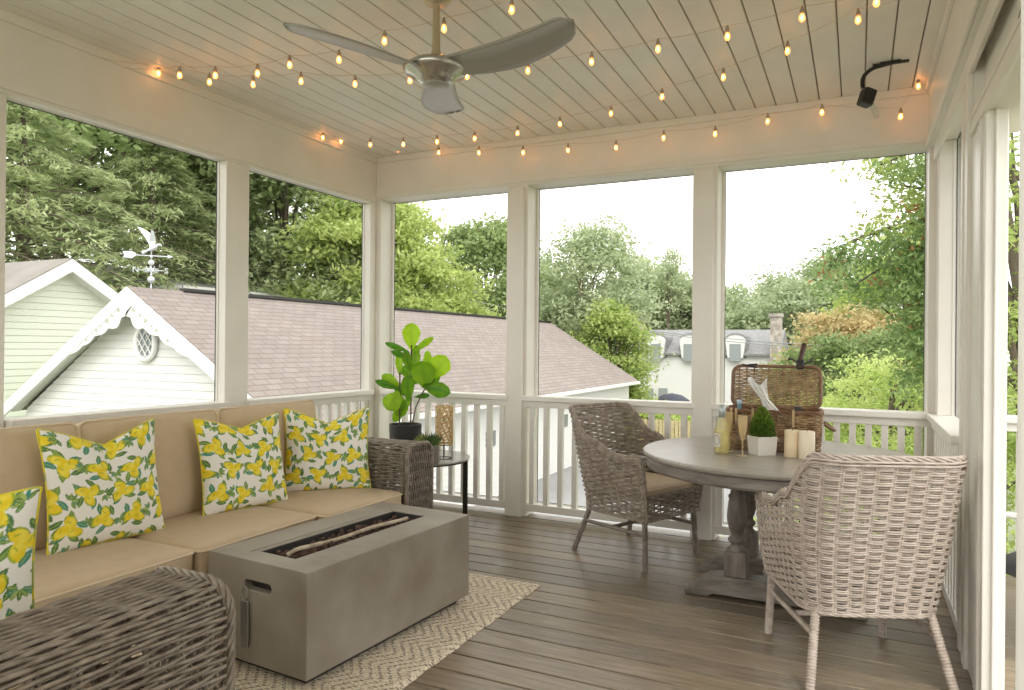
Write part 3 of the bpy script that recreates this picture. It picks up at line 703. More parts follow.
# ------------------------------------------------------------------ wicker armchairs
def make_chair(name, label, mats, loc, rz):
    wm, lm = mats
    t = thing(name, label, 'chair', loc, rz, 'wicker armchairs at the round table')
    hw, fr, bk, rc = .27, .27, -.24, .13
    zb = .275
    # U outline from front-right (+x,-y) round the back to front-left; x = front
    P = [(fr, -hw)]
    for k in range(0, 9): a = -PI/2-k/8*PI/2; P.append((bk+rc+rc*math.cos(a), -hw+rc+rc*math.sin(a)))
    for k in range(0, 9): a = PI-k/8*PI/2; P.append((bk+rc+rc*math.cos(a), hw-rc+rc*math.sin(a)))
    P.append((fr, hw)); P = resample(np.array(P), .005)
    Ls = np.concatenate([[0], np.cumsum(np.linalg.norm(np.diff(P, axis=0), axis=1))]); Lt = Ls[-1]; mid = Lt/2
    Tn = np.gradient(P, axis=0); Tn /= np.linalg.norm(Tn, axis=1, keepdims=True); Nn = np.stack([-Tn[:, 1], Tn[:, 0]], 1)
    if Nn[0, 1] > 0: Nn = -Nn
    def S(s, z):
        x = np.interp(s, Ls, P[:, 0]); y = np.interp(s, Ls, P[:, 1]); nx_ = np.interp(s, Ls, Nn[:, 0]); ny_ = np.interp(s, Ls, Nn[:, 1])
        q = np.clip((z-zb)/.66, 0, 1.1)
        wb = np.clip((.10-x)/.34, 0, 1)**1.5
        x2 = x-.165*q**1.2*wb; y2 = y*(1+.10*np.sin(np.clip(q*1.5, 0, 1)*PI/2)+.03*q)*(1-.05*(1-q)**3)
        x2 = x2 + .012*np.sin(PI*np.clip(q/.6, 0, 1))*np.clip((x-.1)/.17, 0, 1)
        return np.stack([x2, y2, z], 1), np.stack([nx_, ny_, np.zeros_like(nx_)], 1)
    def top(s):
        d = np.abs(s-mid)         # distance from back centre
        hb = .89; ha = .64
        e0, e1 = .245, .375       # back edge -> arm
        tt = np.clip((d-e0)/(e1-e0), 0, 1); tt = tt*tt*(3-2*tt)
        arm_ = ha+.075*np.exp(-((d-e1)/.10)**2*1.2)+.018*np.clip((d-.62)/.1, 0, 1)
        h_ = hb*(1-tt)+arm_*tt
        fd = np.clip((d-(mid-.05))/.05, 0, 1)
        return h_-.035*fd**2
    ss = np.linspace(0, Lt, int(Lt/.011)); rows = np.arange(zb+.006, .90, .0142)
    m = MB(); weave_rows(m, S, ss, rows, top, .054, .0090, .0062)
    for s_ in np.arange(.027, Lt, .054):
        zt = float(top(np.array([s_]))[0]); zs = np.linspace(zb, zt, 18)
        for ds in (-.005, .005):
            pp, _ = S(np.full(18, np.clip(s_+ds, 0, Lt)), zs); m.tube(pp, .0048, 5)
    m.build('woven_shell', wm, t, smooth=True)
    # rim braid
    r_ = MB(); sr = np.linspace(0, Lt, int(Lt/.007)); pr, _ = S(sr, top(sr)); braid(r_, pr, .0050, 7, .0075, strands=4)
    for off in (.014, .027):
        pr, nn_ = S(sr, top(sr)-off); r_.tube(pr+nn_*.010, .0055, 5)
        r_.tube(pr-nn_*.010, .0055, 5)
    pb, _ = S(sr, np.full(len(sr), zb)); braid(r_, pb, .0048, 7, .006, strands=4)
    for s_e in (0, Lt):
        zz = np.linspace(zb, float(top(np.array([s_e]))[0]), 50); pe, _ = S(np.full(50, s_e), zz); braid(r_, pe, .006, 9, .007)
    r_.build('rim_braid', wm, t, smooth=True)
    # front apron
    ap = MB(); ya = np.linspace(-hw*.985, hw*.985, 50)
    for k, z in enumerate(np.arange(zb+.004, .408, .0142)):
        ap.tube(np.stack([fr+.004+.0078*np.cos(PI*ya/.058+PI*k), ya, np.full(50, z)], 1), .0060, 5, ref=np.array([0, 0, 1.]))
    for y_ in np.arange(-hw+.03, hw, .058): ap.tube(np.array([(fr+.004, y_, zb), (fr+.004, y_, .408)]), .005, 5)
    braid(ap, np.stack([np.full(60, fr+.004), np.linspace(-hw, hw, 60), np.full(60, .41)], 1), .0055, 9, .007)
    braid(ap, np.stack([np.full(60, fr+.004), np.linspace(-hw, hw, 60), np.full(60, zb)], 1), .0055, 9, .007)
    ap.build('front_apron', wm, t, smooth=True)
    B((bk+.04, fr-.01, -hw+.03, hw-.03, .375, .40)).build('seat_board', lm, t)
    c = cushion(t, 'seat_cushion', .485, .49, .055, (.015, 0, .402), crown=.01, r=.022)
    # legs
    legs = {'fl': ((fr-.02, -hw+.03), (fr-.005, -hw+.02)), 'fr': ((fr-.02, hw-.03), (fr-.005, hw-.02)), 'bl': ((bk+.05, -hw+.06), (bk-.045, -hw+.005)), 'br': ((bk+.05, hw-.06), (bk-.045, hw-.005))}
    for k_, (a, b) in legs.items():
        l_ = MB(); zz = np.linspace(.30, 0, 150); tt = 1-zz/.30
        rad = .0165+.0022*np.cos(zz*2*PI/.0110)
        l_.tube(np.stack([a[0]+(b[0]-a[0])*tt, a[1]+(b[1]-a[1])*tt, zz], 1), rad, 10)
        l_.build('leg', lm, t, smooth=True)
    st = lambda p, q: MB().tube(resample(np.array([p, q]), .004), .0115+.0012*np.cos(np.arange(len(resample(np.array([p, q]), .004)))*2.2), 8).build('stretcher', lm, t, smooth=True)
    st((fr-.02, -hw+.03, .19), (bk+.01, -hw+.04, .19)); st((fr-.02, hw-.03, .19), (bk+.01, hw-.04, .19))
    st((.0, -hw+.035, .19), (.0, hw-.035, .19)); 
    return t
chA = make_chair('wicker_armchair', 'weathered brown-grey wicker armchair with tan cushion, facing sideways on the far side of the table', (M['wickermid'], M['leg1']), (-1.235, 4.355, 0), R_(-23))
chB = make_chair('wicker_armchair', 'whitewashed wicker armchair seen from behind, nearest the camera at the table', (M['wickerlight'], M['wickerlight']), (-.018, 3.245, 0), R_(113))

# ------------------------------------------------------------------ round table
tx, ty, tz, trd = -.378, 3.955, .735, .688
tb = thing('round_table', 'round grey-washed wooden pedestal table beside the back railing', 'table', (tx, ty, 0))
mm = MB(); mm.lathe([(0, tz-.034), (trd-.03, tz-.034), (trd-.012, tz-.030), (trd-.004, tz-.022), (trd, tz-.012), (trd-.004, tz-.003), (trd-.012, tz), (0, tz)], n=96, cap=False)
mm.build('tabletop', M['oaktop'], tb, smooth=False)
mm = MB(); mm.lathe([(trd-.07, tz-.035), (trd-.026, tz-.035), (trd-.020, tz-.045), (trd-.020, tz-.078), (trd-.028, tz-.090), (trd-.07, tz-.090)], n=96, cap=False)
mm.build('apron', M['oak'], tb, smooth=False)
B((-.42, .42, -.05, .05, tz-.09, tz-.034), (-.05, .05, -.42, .42, tz-.09, tz-.034)).build('cross_brace', M['oak'], tb)
prof = [(.052, 0), (.052, .002), (.045, .012), (.034, .03), (.034, .04), (.048, .055), (.050, .07), (.036, .085), (.033, .10), (.040, .115), (.052, .16), (.057, .20), (.054, .24), (.048, .30), (.044, .315), (.050, .325), (.050, .335), (.040, .345), (.032, .37), (.034, .40), (.044, .43), (.052, .45), (.052, .47)]
for (cx, cy) in ((-.172, -.165), (.172, -.165), (-.172, .235), (.172, .235)):
    mm = MB(); mm.lathe([(r*.88, z*.83) for r, z in prof], (cx, cy, .245), n=28)
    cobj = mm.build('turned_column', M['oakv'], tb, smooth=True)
    B((cx-.055, cx+.055, cy-.055, cy+.055, .115, .245)).build('column_block', M['oakv'], cobj, bevel=.008)
for cy in (-.165, .235):
    pts = [(-.425, 0), (-.43, .018), (-.415, .032), (-.375, .050), (-.345, .082), (-.315, .105), (-.27, .112), (-.235, .115), (.235, .115), (.27, .112), (.315, .105), (.345, .082), (.375, .050), (.415, .032), (.43, .018), (.425, 0), (.31, 0), (.28, .018), (-.28, .018), (-.31, 0)]
    mm = MB(); mm.prism(pts, TR(0, cy+.06, 0, rx=PI/2), .12); mm.build('sled_foot', M['oak'], tb, bevel=.008)
B((-.05, .05, -.12, .19, .05, .115)).build('floor_stretcher', M['oak'], tb, bevel=.006)

# ---- things on the table
bot = thing('wine_bottle', 'clear wine bottle with pale yellow wine and round label, left of the picnic basket', 'bottle', (-.628, 3.79, tz))
mm = MB(); mm.lathe([(.0, .001), (.036, .001), (.040, .006), (.040, .115), (.036, .135), (.020, .165), (.0145, .18), (.0145, .235), (.016, .24), (.016, .25), (.0, .25)], n=32)
mm.build('glass_body', M['wine'], bot, smooth=True)
mm = MB(); mm.lathe([(0, .008), (.035, .008), (.036, .11), (.0, .125)], n=28); mm.build('wine', glassy('wine_liquid', (.88, .80, .36), .62), bot, smooth=True)
mm = MB(); mm.lathe([(.0158, .185), (.0165, .25), (.0, .253)], n=24); mm.build('foil', M['foil'], bot, smooth=True)
mm = MB(); a0 = R_(-125); mm.lathe([(.0412, .035), (.0412, .105)], n=12, a0=a0-.6, a1=a0+.6); mm.build('label', M['label'], bot, smooth=True)
mm = MB(); aa = np.linspace(0, 2*PI, 25)[:-1]; mm.tube(np.stack([.0415*np.cos(a0+.5*np.cos(aa)), .0415*np.sin(a0+.5*np.cos(aa)), .07+.024*np.sin(aa)], 1), .0012, 4, closed=True)
mm.build('label_ring', mat('label_ink', (.12, .11, .08), .6), bot)
def flute(label, loc):
    t = thing('champagne_flute', label, 'glass', loc, 0, 'champagne flutes on the round table')
    mm = MB(); mm.lathe([(.0, .0), (.030, .0), (.030, .002), (.006, .006), (.0035, .012), (.0035, .075), (.008, .085), (.017, .11), (.023, .15), (.0245, .18), (.0235, .205)], n=28, cap=False)
    mm.build('glass_body', M['fluteglass'], t, smooth=True)
    mm = MB(); mm.lathe([(0, .085), (.008, .088), (.016, .112), (.022, .15), (.0235, .185), (0, .185)], n=24); mm.build('drink', glassy('champagne_liquid', (.82, .68, .42), .55), t, smooth=True)
flute('tall champagne flute standing between the wine bottle and the white planter', (-.518, 3.735, tz))
flute('champagne flute half hidden behind the wine bottle', (-.615, 3.90, tz))
pl = thing('herb_planter', 'small bushy green herb in a white faceted square pot', 'potted plant', (-.437, 3.845, tz), R_(38))
mm = MB(); mm.prism(rounded_rect(-.055, .055, -.055, .055, .004, 2), TR(0, 0, 0), .095); o = mm.build('pot', M['whitepot'], pl, bevel=.002)
for v in o.data.vertices: v.co.x *= (.90+.10*v.co.z/.095); v.co.y *= (.90+.10*v.co.z/.095)
B((-.05, .05, -.05, .05, .0955, .0965)).build('soil', M['soil'], pl)
def leaves(m, P, l, w, rg, up_=0., tint=None, dirs=None):
    N_ = len(P)
    d = rg.normal(size=(N_, 3)) if dirs is None else dirs+rg.normal(size=(N_, 3))*.35
    d /= np.linalg.norm(d, axis=1, keepdims=True)
    q = rg.normal(size=(N_, 3)); q[:, 2] += 0
    if up_: # leaf normal biased upwards
        nn = rg.normal(size=(N_, 3))*(1-up_); nn[:, 2] += up_*2; nn /= np.linalg.norm(nn, axis=1, keepdims=True); q = np.cross(nn, d)
        d = d-nn*(d*nn).sum(1, keepdims=True); d /= np.linalg.norm(d, axis=1, keepdims=True)+1e-9
    s_ = np.cross(d, q) if not up_ else q
    s_ /= np.linalg.norm(s_, axis=1, keepdims=True)+1e-9
    ll = l*rg.uniform(.6, 1.25, (N_, 1)); ww = w*rg.uniform(.6, 1.25, (N_, 1))
    V = np.stack([P-d*ll, P+s_*ww-d*ll*.1, P+d*ll, P-s_*ww-d*ll*.1], 1).reshape(-1, 3)
    F = np.arange(N_*4).reshape(-1, 4)
    tt = rg.uniform(0, 1, N_) if tint is None else np.clip(tint+rg.normal(size=N_)*.13, 0, 1)
    m.add(V, F, np.repeat(tt, 4))
rg = np.random.default_rng(11); mm = MB(); N_ = 2600
z_ = rg.uniform(0, 1, N_)**.9; rad = (.052*(1-z_**2.2)+.012)*np.sqrt(rg.uniform(0, 1, N_)); an = rg.uniform(0, 2*PI, N_)
P = np.stack([rad*np.cos(an), rad*np.sin(an), .095+z_*.145], 1); dd = np.stack([np.cos(an)*.6, np.sin(an)*.6, np.ones(N_)], 1)
leaves(mm, P, .011, .0035, rg, dirs=dd, tint=.2+.6*z_); mm.build('foliage', M['herb'], pl, tint=True)
mm = MB()
for k in range(7): a = k*.9; mm.tube(np.array([(.01*math.cos(a), .01*math.sin(a), .09), (.03*math.cos(a), .03*math.sin(a), .17)]), .0018, 5)
mm.build('stem', M['bark'], pl)
for lab, loc, r_, h_, mk in (('square cream pillar candle, left of the two candles on the table', (-.292, 3.83, tz), .037, .135, 'wax'), ('taller-looking cream pillar candle, right and nearest of the two on the table', (-.222, 3.795, tz), .038, .137, 'wax2')):
    t = thing('pillar_candle', lab, 'candle', loc, R_(20), 'pillar candles on the round table')
    mm = MB(); mm.lathe([(r_-.002, 0), (r_, .003), (r_, h_-.003), (r_-.003, h_), (r_-.012, h_-.004), (0, h_-.006)], n=32); mm.build('wax', M[mk], t, smooth=True)
    mm = MB(); mm.tube(np.array([(0, 0, h_-.008), (.002, 0, h_+.006)]), .0012, 5); mm.build('wick', M['black'], t)

# ---- picnic basket
bk_ = thing('picnic_basket', 'open brown willow picnic hamper with its lid up on the round table', 'basket', (-.405, 4.10, tz), R_(3))
bw, bd, bh = .235, .14, .215
def loop_weave(m, w, d, z0, z1, flare, step=.011, sp=.034, r=.0045, amp=.006):
    P = rounded_rect(-w, w, -d, d, .05, 6); P = resample(np.array(P+[P[0]]), .0085)[:-1]
    L_ = np.concatenate([[0], np.cumsum(np.linalg.norm(np.diff(P, axis=0), axis=1))]); tot = L_[-1]+.0085
    nsp = int(tot/sp/2)*2+1; spp = tot/nsp
    T = np.roll(P, -1, 0)-np.roll(P, 1, 0); T /= np.linalg.norm(T, axis=1, keepdims=True); Nn = np.stack([T[:, 1], -T[:, 0]], 1)
    for k, z in enumerate(np.arange(z0, z1, step)):
        f_ = 1+flare*(z-z0)/(z1-z0); o = amp*np.cos(PI*L_/spp+PI*k); Q = P*f_+Nn*o[:, None]
        m.tube(np.c_[Q, np.full(len(Q), z+.001*math.sin(k))], r, 5, closed=True, ref=np.array([0, 0, 1.]), tint=None)
    for i in range(nsp):
        s_ = i*spp+spp/2; j = np.argmin(abs(L_-s_)); m.tube(np.array([(*P[j], z0), (*(P[j]*(1+flare)), z1)]), .0045, 5)
mm = MB(); loop_weave(mm, bw-.01, bd-.01, .01, bh-.012, .05); mm.build('woven_body', M['basket'], bk_, smooth=True)
mm = MB(); P = rounded_rect(-bw, bw, -bd, bd, .055, 6); P = resample(np.array(P+[P[0]]), .006)[:-1]
braid(mm, np.c_[P, np.full(len(P), bh-.006)], .006, 7, .007, closed=True); braid(mm, np.c_[P*.96, np.full(len(P), .009)], .0045, 7, .005, closed=True)
mm.build('rim', M['basketdark'], bk_, smooth=True)
B((-bw+.02, bw-.02, -bd+.02, bd-.02, .006, .012)).build('basket_floor', M['basketdark'], bk_)
lid = thing('lid', None, None); lid = None
lidm = MB()
lw, lh = bw-.002, .235
# lid lies in its own x-z plane (standing), tilted back
PL_ = rounded_rect(-lw, lw, 0, lh, .045, 6)
ys2 = np.linspace(-lw+.008, lw-.008, 60)
for k, z in enumerate(np.arange(.014, lh-.012, .0105)):
    e = .045-math.sqrt(max(0, .045**2-max(0, .045-min(z, lh-z))**2)); x_ = np.linspace(-lw+.008+e, lw-.008-e, 60)
    lidm.tube(np.stack([x_, .006*np.cos(PI*x_/.040+PI*k), np.full(60, z)], 1), .0047, 5, ref=np.array([0, 0, 1.]))
for x_ in np.arange(-lw+.035, lw-.02, .040): lidm.tube(np.array([(x_, 0, .005), (x_, 0, lh-.005)]), .0052, 6)
lido = lidm.build('lid', M['basket'], bk_, smooth=True); lido.location = (0, bd, bh-.002); lido.rotation_euler = (R_(-14), 0, 0)
lr_ = MB(); Pl = resample(np.array(PL_+[PL_[0]]), .006)[:-1]; Pl3 = np.stack([Pl[:, 0], np.zeros(len(Pl)), Pl[:, 1]], 1)
lr_.tube(Pl3, .010, 8, closed=True, ref=np.array([0, 1., 0])); lr_.build('lid_rim', M['basketdark'], lido, smooth=True)
for x_ in (-.10, .10):
    B((x_-.006, x_+.006, -bd-.012, -bd-.008, .135, .225), (x_-.006, x_+.006, -bd-.012, -bd+.01, .221, .225)).build('strap', M['strap'], bk_, bevel=.001)
B((-.215, -.203, -bd-.012, -bd-.008, .15, .225), (-.19, -.178, -bd-.012, -bd-.008, .15, .225)).build('strap', M['strap'], bk_, bevel=.001)
for x_, z_ in ((-.12, lh), (.115, lh)): pass
hm = MB(); hm.tube(np.array([(.125, -.006, lh-.01), (.127, -.004, lh+.04), (.140, .0, lh+.10), (.146, .002, lh+.135)]), [.016, .014, .014, .013], 10)
ho = hm.build('handle', mat('dark_leather', (.07, .035, .022), .45), lido, smooth=True); tag(ho, 'dark leather carry handle standing up')
B((.105, .148, -.02, .012, lh-.015, lh+.04)).build('handle_wrap', M['black'], lido, bevel=.008)
hm = MB()
for a, b in (((.115, -.01, lh+.02), (.065, -.02, lh+.05)), ((.08, -.02, lh+.04), (.06, -.02, lh+.035)), ((.145, -.01, lh+.015), (.185, -.015, lh+.03)), ((.17, -.01, lh+.02), (.19, 0, lh+.055)), ((-.185, -.012, lh+.006), (-.12, -.016, lh-.004)), ((-.15, -.014, lh+.004), (-.10, -.016, lh+.008)), ((-.14, -.014, lh-.004), (-.10, -.014, lh-.012))):
    hm.tube(resample(np.array([a, b]), .01), .0045, 6)
hm.build('strap_end', M['black'], lido, smooth=True)
B((.105, .140, -bd+.004, -bd+.03, bh, bh+.026), (-.02, .01, -bd-.014, -bd-.004, .105, .125), (-.012, .0, -bd-.014, -bd-.004, .08, .15)).build('buckle', M['black'], bk_, bevel=.006)
hm = MB(); aa = np.linspace(-PI/2, PI/2, 24); hm.tube(np.stack([bw+.014+.05*np.cos(aa), .06*np.sin(aa), .15-.035*np.cos(aa)], 1), .0085, 8)
hm.build('side_handle', M['basketdark'], bk_, smooth=True)
# napkin
nm = MB(); uu, vv = np.meshgrid(np.linspace(0, 1, 22), np.linspace(0, 1, 26), indexing='ij')
wdt = .020+.060*np.abs(vv-.5)
nx_ = -.085+(uu-.5)*2*wdt+.105*(1-vv)**1.4; nz_ = bh-.04+.19*vv+.022*np.sin(uu*7+.4)*vv**3; ny_ = -.06-.03*(1-vv)+.010*np.sin(uu*19+vv*4)*(.3+vv)
nm.grid(np.stack([nx_, ny_, nz_], -1)); nap = nm.build('napkin', M['paper'], smooth=True); nap.matrix_world = Matrix.Translation((-.405, 4.10, tz)) @ Matrix.Rotation(R_(3), 4, 'Z')
so = nap.modifiers.new('s', 'SOLIDIFY'); so.thickness = .002
tag(nap, 'crumpled white paper napkin sticking up out of the open basket', 'napkin')
sb = thing('small_bottle', 'small blue-topped bottle poking out of the left end of the basket', 'bottle', (-.58, 4.05, tz+.015))
mm = MB(); mm.lathe([(0, 0), (.024, 0), (.024, .17), (.012, .20), (.011, .22)], n=20); mm.build('glass_body', M['blueglass'], sb, smooth=True)
mm = MB(); mm.lathe([(.012, .22), (.013, .245), (0, .247)], n=16); mm.build('cap', mat('pale_blue_cap', (.45, .62, .70), .4), sb, smooth=True)

# ------------------------------------------------------------------ side table and its things
stx, sty, stz = -2.865, 4.36, .47
sd = thing('side_table', 'round dark metal side table in the corner between the sofa arm and the railing', 'side table', (stx, sty, 0))
mm = MB(); mm.lathe([(0, stz-.012), (.37, stz-.012), (.376, stz-.006), (.372, stz), (.0, stz)], n=64, cap=False); mm.build('tabletop', M['tabletopm'], sd)
mm = MB(); mm.lathe([(.355, stz-.022), (.365, stz-.022), (.365, stz-.012), (.355, stz-.012)], n=48, cap=False); mm.build('rim_band', M['bronze'], sd)
for a in (R_(22), R_(142), R_(262)):
    cx, cy = .345*math.cos(a), .345*math.sin(a)
    o = B((-.018, .018, -.006, .006, 0, stz-.012)).build('leg', M['bronze'], sd, bevel=.001); o.location = (cx, cy, 0); o.rotation_euler = (0, 0, 0 if a < 1 else a+PI/2)
fg = thing('fiddle_leaf_fig', 'bright green fiddle leaf fig in a charcoal pot on the corner side table', 'potted plant', (-3.02, 4.42, stz))
mm = MB(); mm.lathe([(.0, 0), (.105, 0), (.112, .01), (.120, .21), (.120, .222), (.110, .222), (.108, .19), (0, .19)], n=40); mm.build('pot', M['potblack'], fg, smooth=False)
mm = MB(); mm.lathe([(0, .195), (.107, .195)], n=24, cap=False); mm.build('soil', M['soil'], fg)
# stems in (right, up) metres in a plane facing the camera, with a little depth
rx_, ry_ = math.cos(R_(28)), math.sin(R_(28))
def pt(px, py, dep=0.):     # photo offset from the pot mouth -> local point
    s = .0076; a = (px-408)*s; b = .215-(py-423)*s
    return np.array([a*rx_-dep*(-ry_)*-1*0+(-ry_)*dep, a*ry_+rx_*dep, b])
stm = MB()
for path in ([(402, 425), (402, 400), (402, 372)], [(413, 425), (413, 390), (413, 360), (413, 345)], [(414, 425), (418, 405), (425, 390), (436, 378)]):
    stm.tube(resample(np.array([pt(*p) for p in path]), .02), .0055, 6)
stm.build('stem', mat('fig_stem', (.10, .07, .045), .7), fg, smooth=True)
def big_leaf(m, base, tip, wid, tint, bend=.12, nrm=(0.4, -.9, .25), cup=.15):
    base, tip = np.array(base), np.array(tip); d = tip-base; L_ = np.linalg.norm(d); d /= L_
    n_ = np.array(nrm, float); n_ -= d*(n_@d); n_ /= np.linalg.norm(n_); s_ = np.cross(d, n_)
    tt = np.linspace(0, 1, 11); w_ = wid*np.clip(np.sin(PI*tt**1.15)**.62*(.62+.55*tt), .03, 9); w_[-1] = .004
    vv_ = np.linspace(-1, 1, 7)
    G = np.zeros((11, 7, 3))
    for i, t_ in enumerate(tt):
        for j, v_ in enumerate(vv_):
            G[i, j] = base+d*L_*t_+s_*w_[i]*v_*(1+.05*math.sin(t_*22))+n_*(-bend*L_*(t_-.5)**2*4*.25+cup*wid*abs(v_)**1.5*1-.006*math.cos(t_*30)*abs(v_))
    TI = np.array([[tint+.10*math.sin(i*1.9)*abs(v_)-(.16 if abs(v_) < .1 else 0)+.06*math.sin(v_*5+i) for v_ in vv_] for i in range(11)])
    m.grid(G, tint=np.clip(TI, 0, 1).ravel())
fo = MB()
LV = [((413, 350), (413, 323), 9.5, .95, 0), ((414, 352), (434, 337), 4, .75, .04), ((412, 352), (388, 343), 3.2, .15, -.03), ((412, 358), (394, 351), 3.5, .1, -.04), ((414, 358), (419, 345), 4, .45, .05),
      ((402, 376), (400, 353), 4, .72, .02), ((412, 372), (408, 350), 5, .3, -.05), ((413, 370), (421, 352), 4.5, .5, -.03), ((430, 380), (428, 350), 5, .85, .06), ((434, 378), (447, 355), 11.5, .97, -.02), ((428, 388), (424, 360), 13, .5, -.05),
      ((424, 384), (452, 391), 8, .22, -.07), ((402, 385), (384, 375), 6, .62, .03), ((402, 388), (379, 380), 4, .15, -.04), ((402, 390), (391, 408), 10, .72, -.06), ((411, 400), (410, 374), 7, .3, -.05), ((402, 392), (403, 416), 8, .55, .02),
      ((412, 385), (420, 375), 5, .4, .05), ((403, 412), (412, 396), 4, .5, .0), ((416, 396), (431, 394), 3, .1, .02), ((411, 395), (396, 385), 5, .25, .03), ((404, 405), (396, 421), 5, .6, .05), ((413, 378), (402, 366), 5, .35, .04), ((426, 386), (440, 372), 7, .3, .03)]
for (b, t_, w_, ti, dp) in LV:
    big_leaf(fo, pt(*b, dp*.5), pt(*t_, dp), w_*.0076, ti, nrm=(.42+dp, -.85, .28+dp*2))
fo.build('foliage', M['fig'], fg, smooth=True, tint=True)
# succulent box
su = thing('succulent_planter', 'small grey square planter of pointed succulents in front of the lantern', 'potted plant', (-2.64, 4.16, stz), R_(28))
B((-.055, .055, -.055, .055, 0, .105)).build('pot', M['greybox'], su, bevel=.003)
sf = MB(); rg = np.random.default_rng(4)
for (cx, cy, n_, hh, ti) in ((.02, -.02, 16, .085, .15), (-.04, .02, 14, .08, .8), (.035, .03, 12, .07, .3), (-.02, -.03, 12, .06, .25), (-.055, -.01, 12, .07, .85)):
    for k in range(n_):
        a = k*2.4; rr2 = .010+.030*(k/n_); tp_ = np.array([cx+rr2*1.4*math.cos(a), cy+rr2*1.4*math.sin(a), .105+hh*(1-.5*k/n_)])
        b_ = np.array([cx, cy, .10]); sf.tube(np.array([b_, (b_+tp_)/2+[0, 0, .0], tp_]), [.006, .008, .0008], 5, tint=ti+rg.uniform(-.1, .1))
sf.build('foliage', M['succ'], su, smooth=True, tint=True); su.scale = (1.15, 1.15, 1.15)
# lantern
ln = thing('candle_lantern', 'gold latticed cylinder lantern on a small wire stand on the side table', 'lantern', (-2.655, 4.37, stz))
lz0, lz1, lrr = .105, .375, .062
mm = MB(); mm.lathe([(lrr-.006, lz0), (lrr-.006, lz1)], n=32, cap=False); mm.build('amber_glass', M['amber'], ln, smooth=True)
mm = MB(); aa = np.linspace(0, 2*PI, 33)[:-1]
for z in (lz0, lz1): mm.tube(np.stack([lrr*np.cos(aa), lrr*np.sin(aa), np.full(32, z)], 1), .0035, 6, closed=True, ref=np.array([0, 0, 1.]))
nc = 10; rowh = (lz1-lz0)/7
for i in range(nc):
    for j in range(7):
        for sft in (0,):
            c0 = 2*PI*(i+.5*(j % 2))/nc; zc = lz0+rowh*(j+.5); bb = np.linspace(0, 2*PI, 11)[:-1]
            th = c0+.62*(2*PI/nc)*np.cos(bb); zz = np.clip(zc+rowh*.66*np.sin(bb), lz0, lz1)
            mm.tube(np.stack([lrr*np.cos(th), lrr*np.sin(th), zz], 1), .0024, 4, closed=True)
mm.build('lattice', M['gold'], ln, smooth=True)
mm = MB()
for z in (.004, .10): mm.tube(np.stack([.058*np.cos(aa), .058*np.sin(aa), np.full(32, z)], 1), .0028, 6, closed=True, ref=np.array([0, 0, 1.]))
for k in range(4): a = k*PI/2+.5; mm.tube(np.array([(.058*math.cos(a), .058*math.sin(a), .003), (.058*math.cos(a), .058*math.sin(a), lz0)]), .0028, 6)
mm.build('stand', M['bronze'], ln, smooth=True)

# ------------------------------------------------------------------ ceiling fan
fx, fy, fz = -1.675, 2.66, 2.475
fan = thing('ceiling_fan', 'silver three-blade ceiling fan on a pale gold rod', 'ceiling fan', (fx, fy, fz))
mm = MB(); mm.lathe([(0, ZC-fz), (.07, ZC-fz), (.07, ZC-fz-.03), (.05, ZC-fz-.055), (0, ZC-fz-.06)][::-1], n=32); mm.build('canopy', M['rod'], fan, smooth=True)
mm = MB(); mm.lathe([(.05, .035), (.028, .06), (.018, .10), (.0155, .30), (.0155, .31)], n=24); mm.build('downrod', M['rod'], fan, smooth=True)
mm = MB(); mm.lathe([(0, -.055), (.06, -.052), (.085, -.035), (.092, -.02), (.13, -.005), (.145, .015), (.12, .035), (.05, .045), (0, .045)], n=48); mm.build('motor_housing', M['chrome'], fan, smooth=True)
mm = MB(); mm.lathe([(.0, -.066), (.045, -.064), (.058, -.058), (.060, -.05), (0, -.05)], n=32); mm.build('hub_cap', M['blade'], fan, smooth=True)
for ang, RR in ((R_(-11), .70), (R_(-122), .66), (R_(112), .66)):
    uu_ = np.linspace(0, 1, 22); G = np.zeros((22, 9, 3)); 
    for i, u_ in enumerate(uu_):
        r_ = .10+u_*(RR-.10); wid = .052+.045*math.sin(PI*min(1, u_*1.15)**.8)*1.0 if u_ < .93 else .052+.03*(1-u_)/.07
        wid = (.045+.045*math.sin(PI*(.15+.72*u_)))*(1 if u_ < .9 else math.sqrt(max(.03, 1-((u_-.9)/.1)**2)))
        tilt = -R_(17-6*u_); cen = .05*math.sin(PI*u_*.9)
        for j, v_ in enumerate(np.linspace(-1, 1, 9)):
            y_ = cen+v_*wid; G[i, j] = (r_, y_*math.cos(tilt), .012+.035*u_**1.2+y_*math.sin(tilt)+.010*(1-v_*v_))
    b_ = MB(); b_.grid(G); o = b_.build('blade', M['blade'], fan, smooth=True); o.rotation_euler = (0, 0, ang)
    so = o.modifiers.new('s', 'SOLIDIFY'); so.thickness = .008

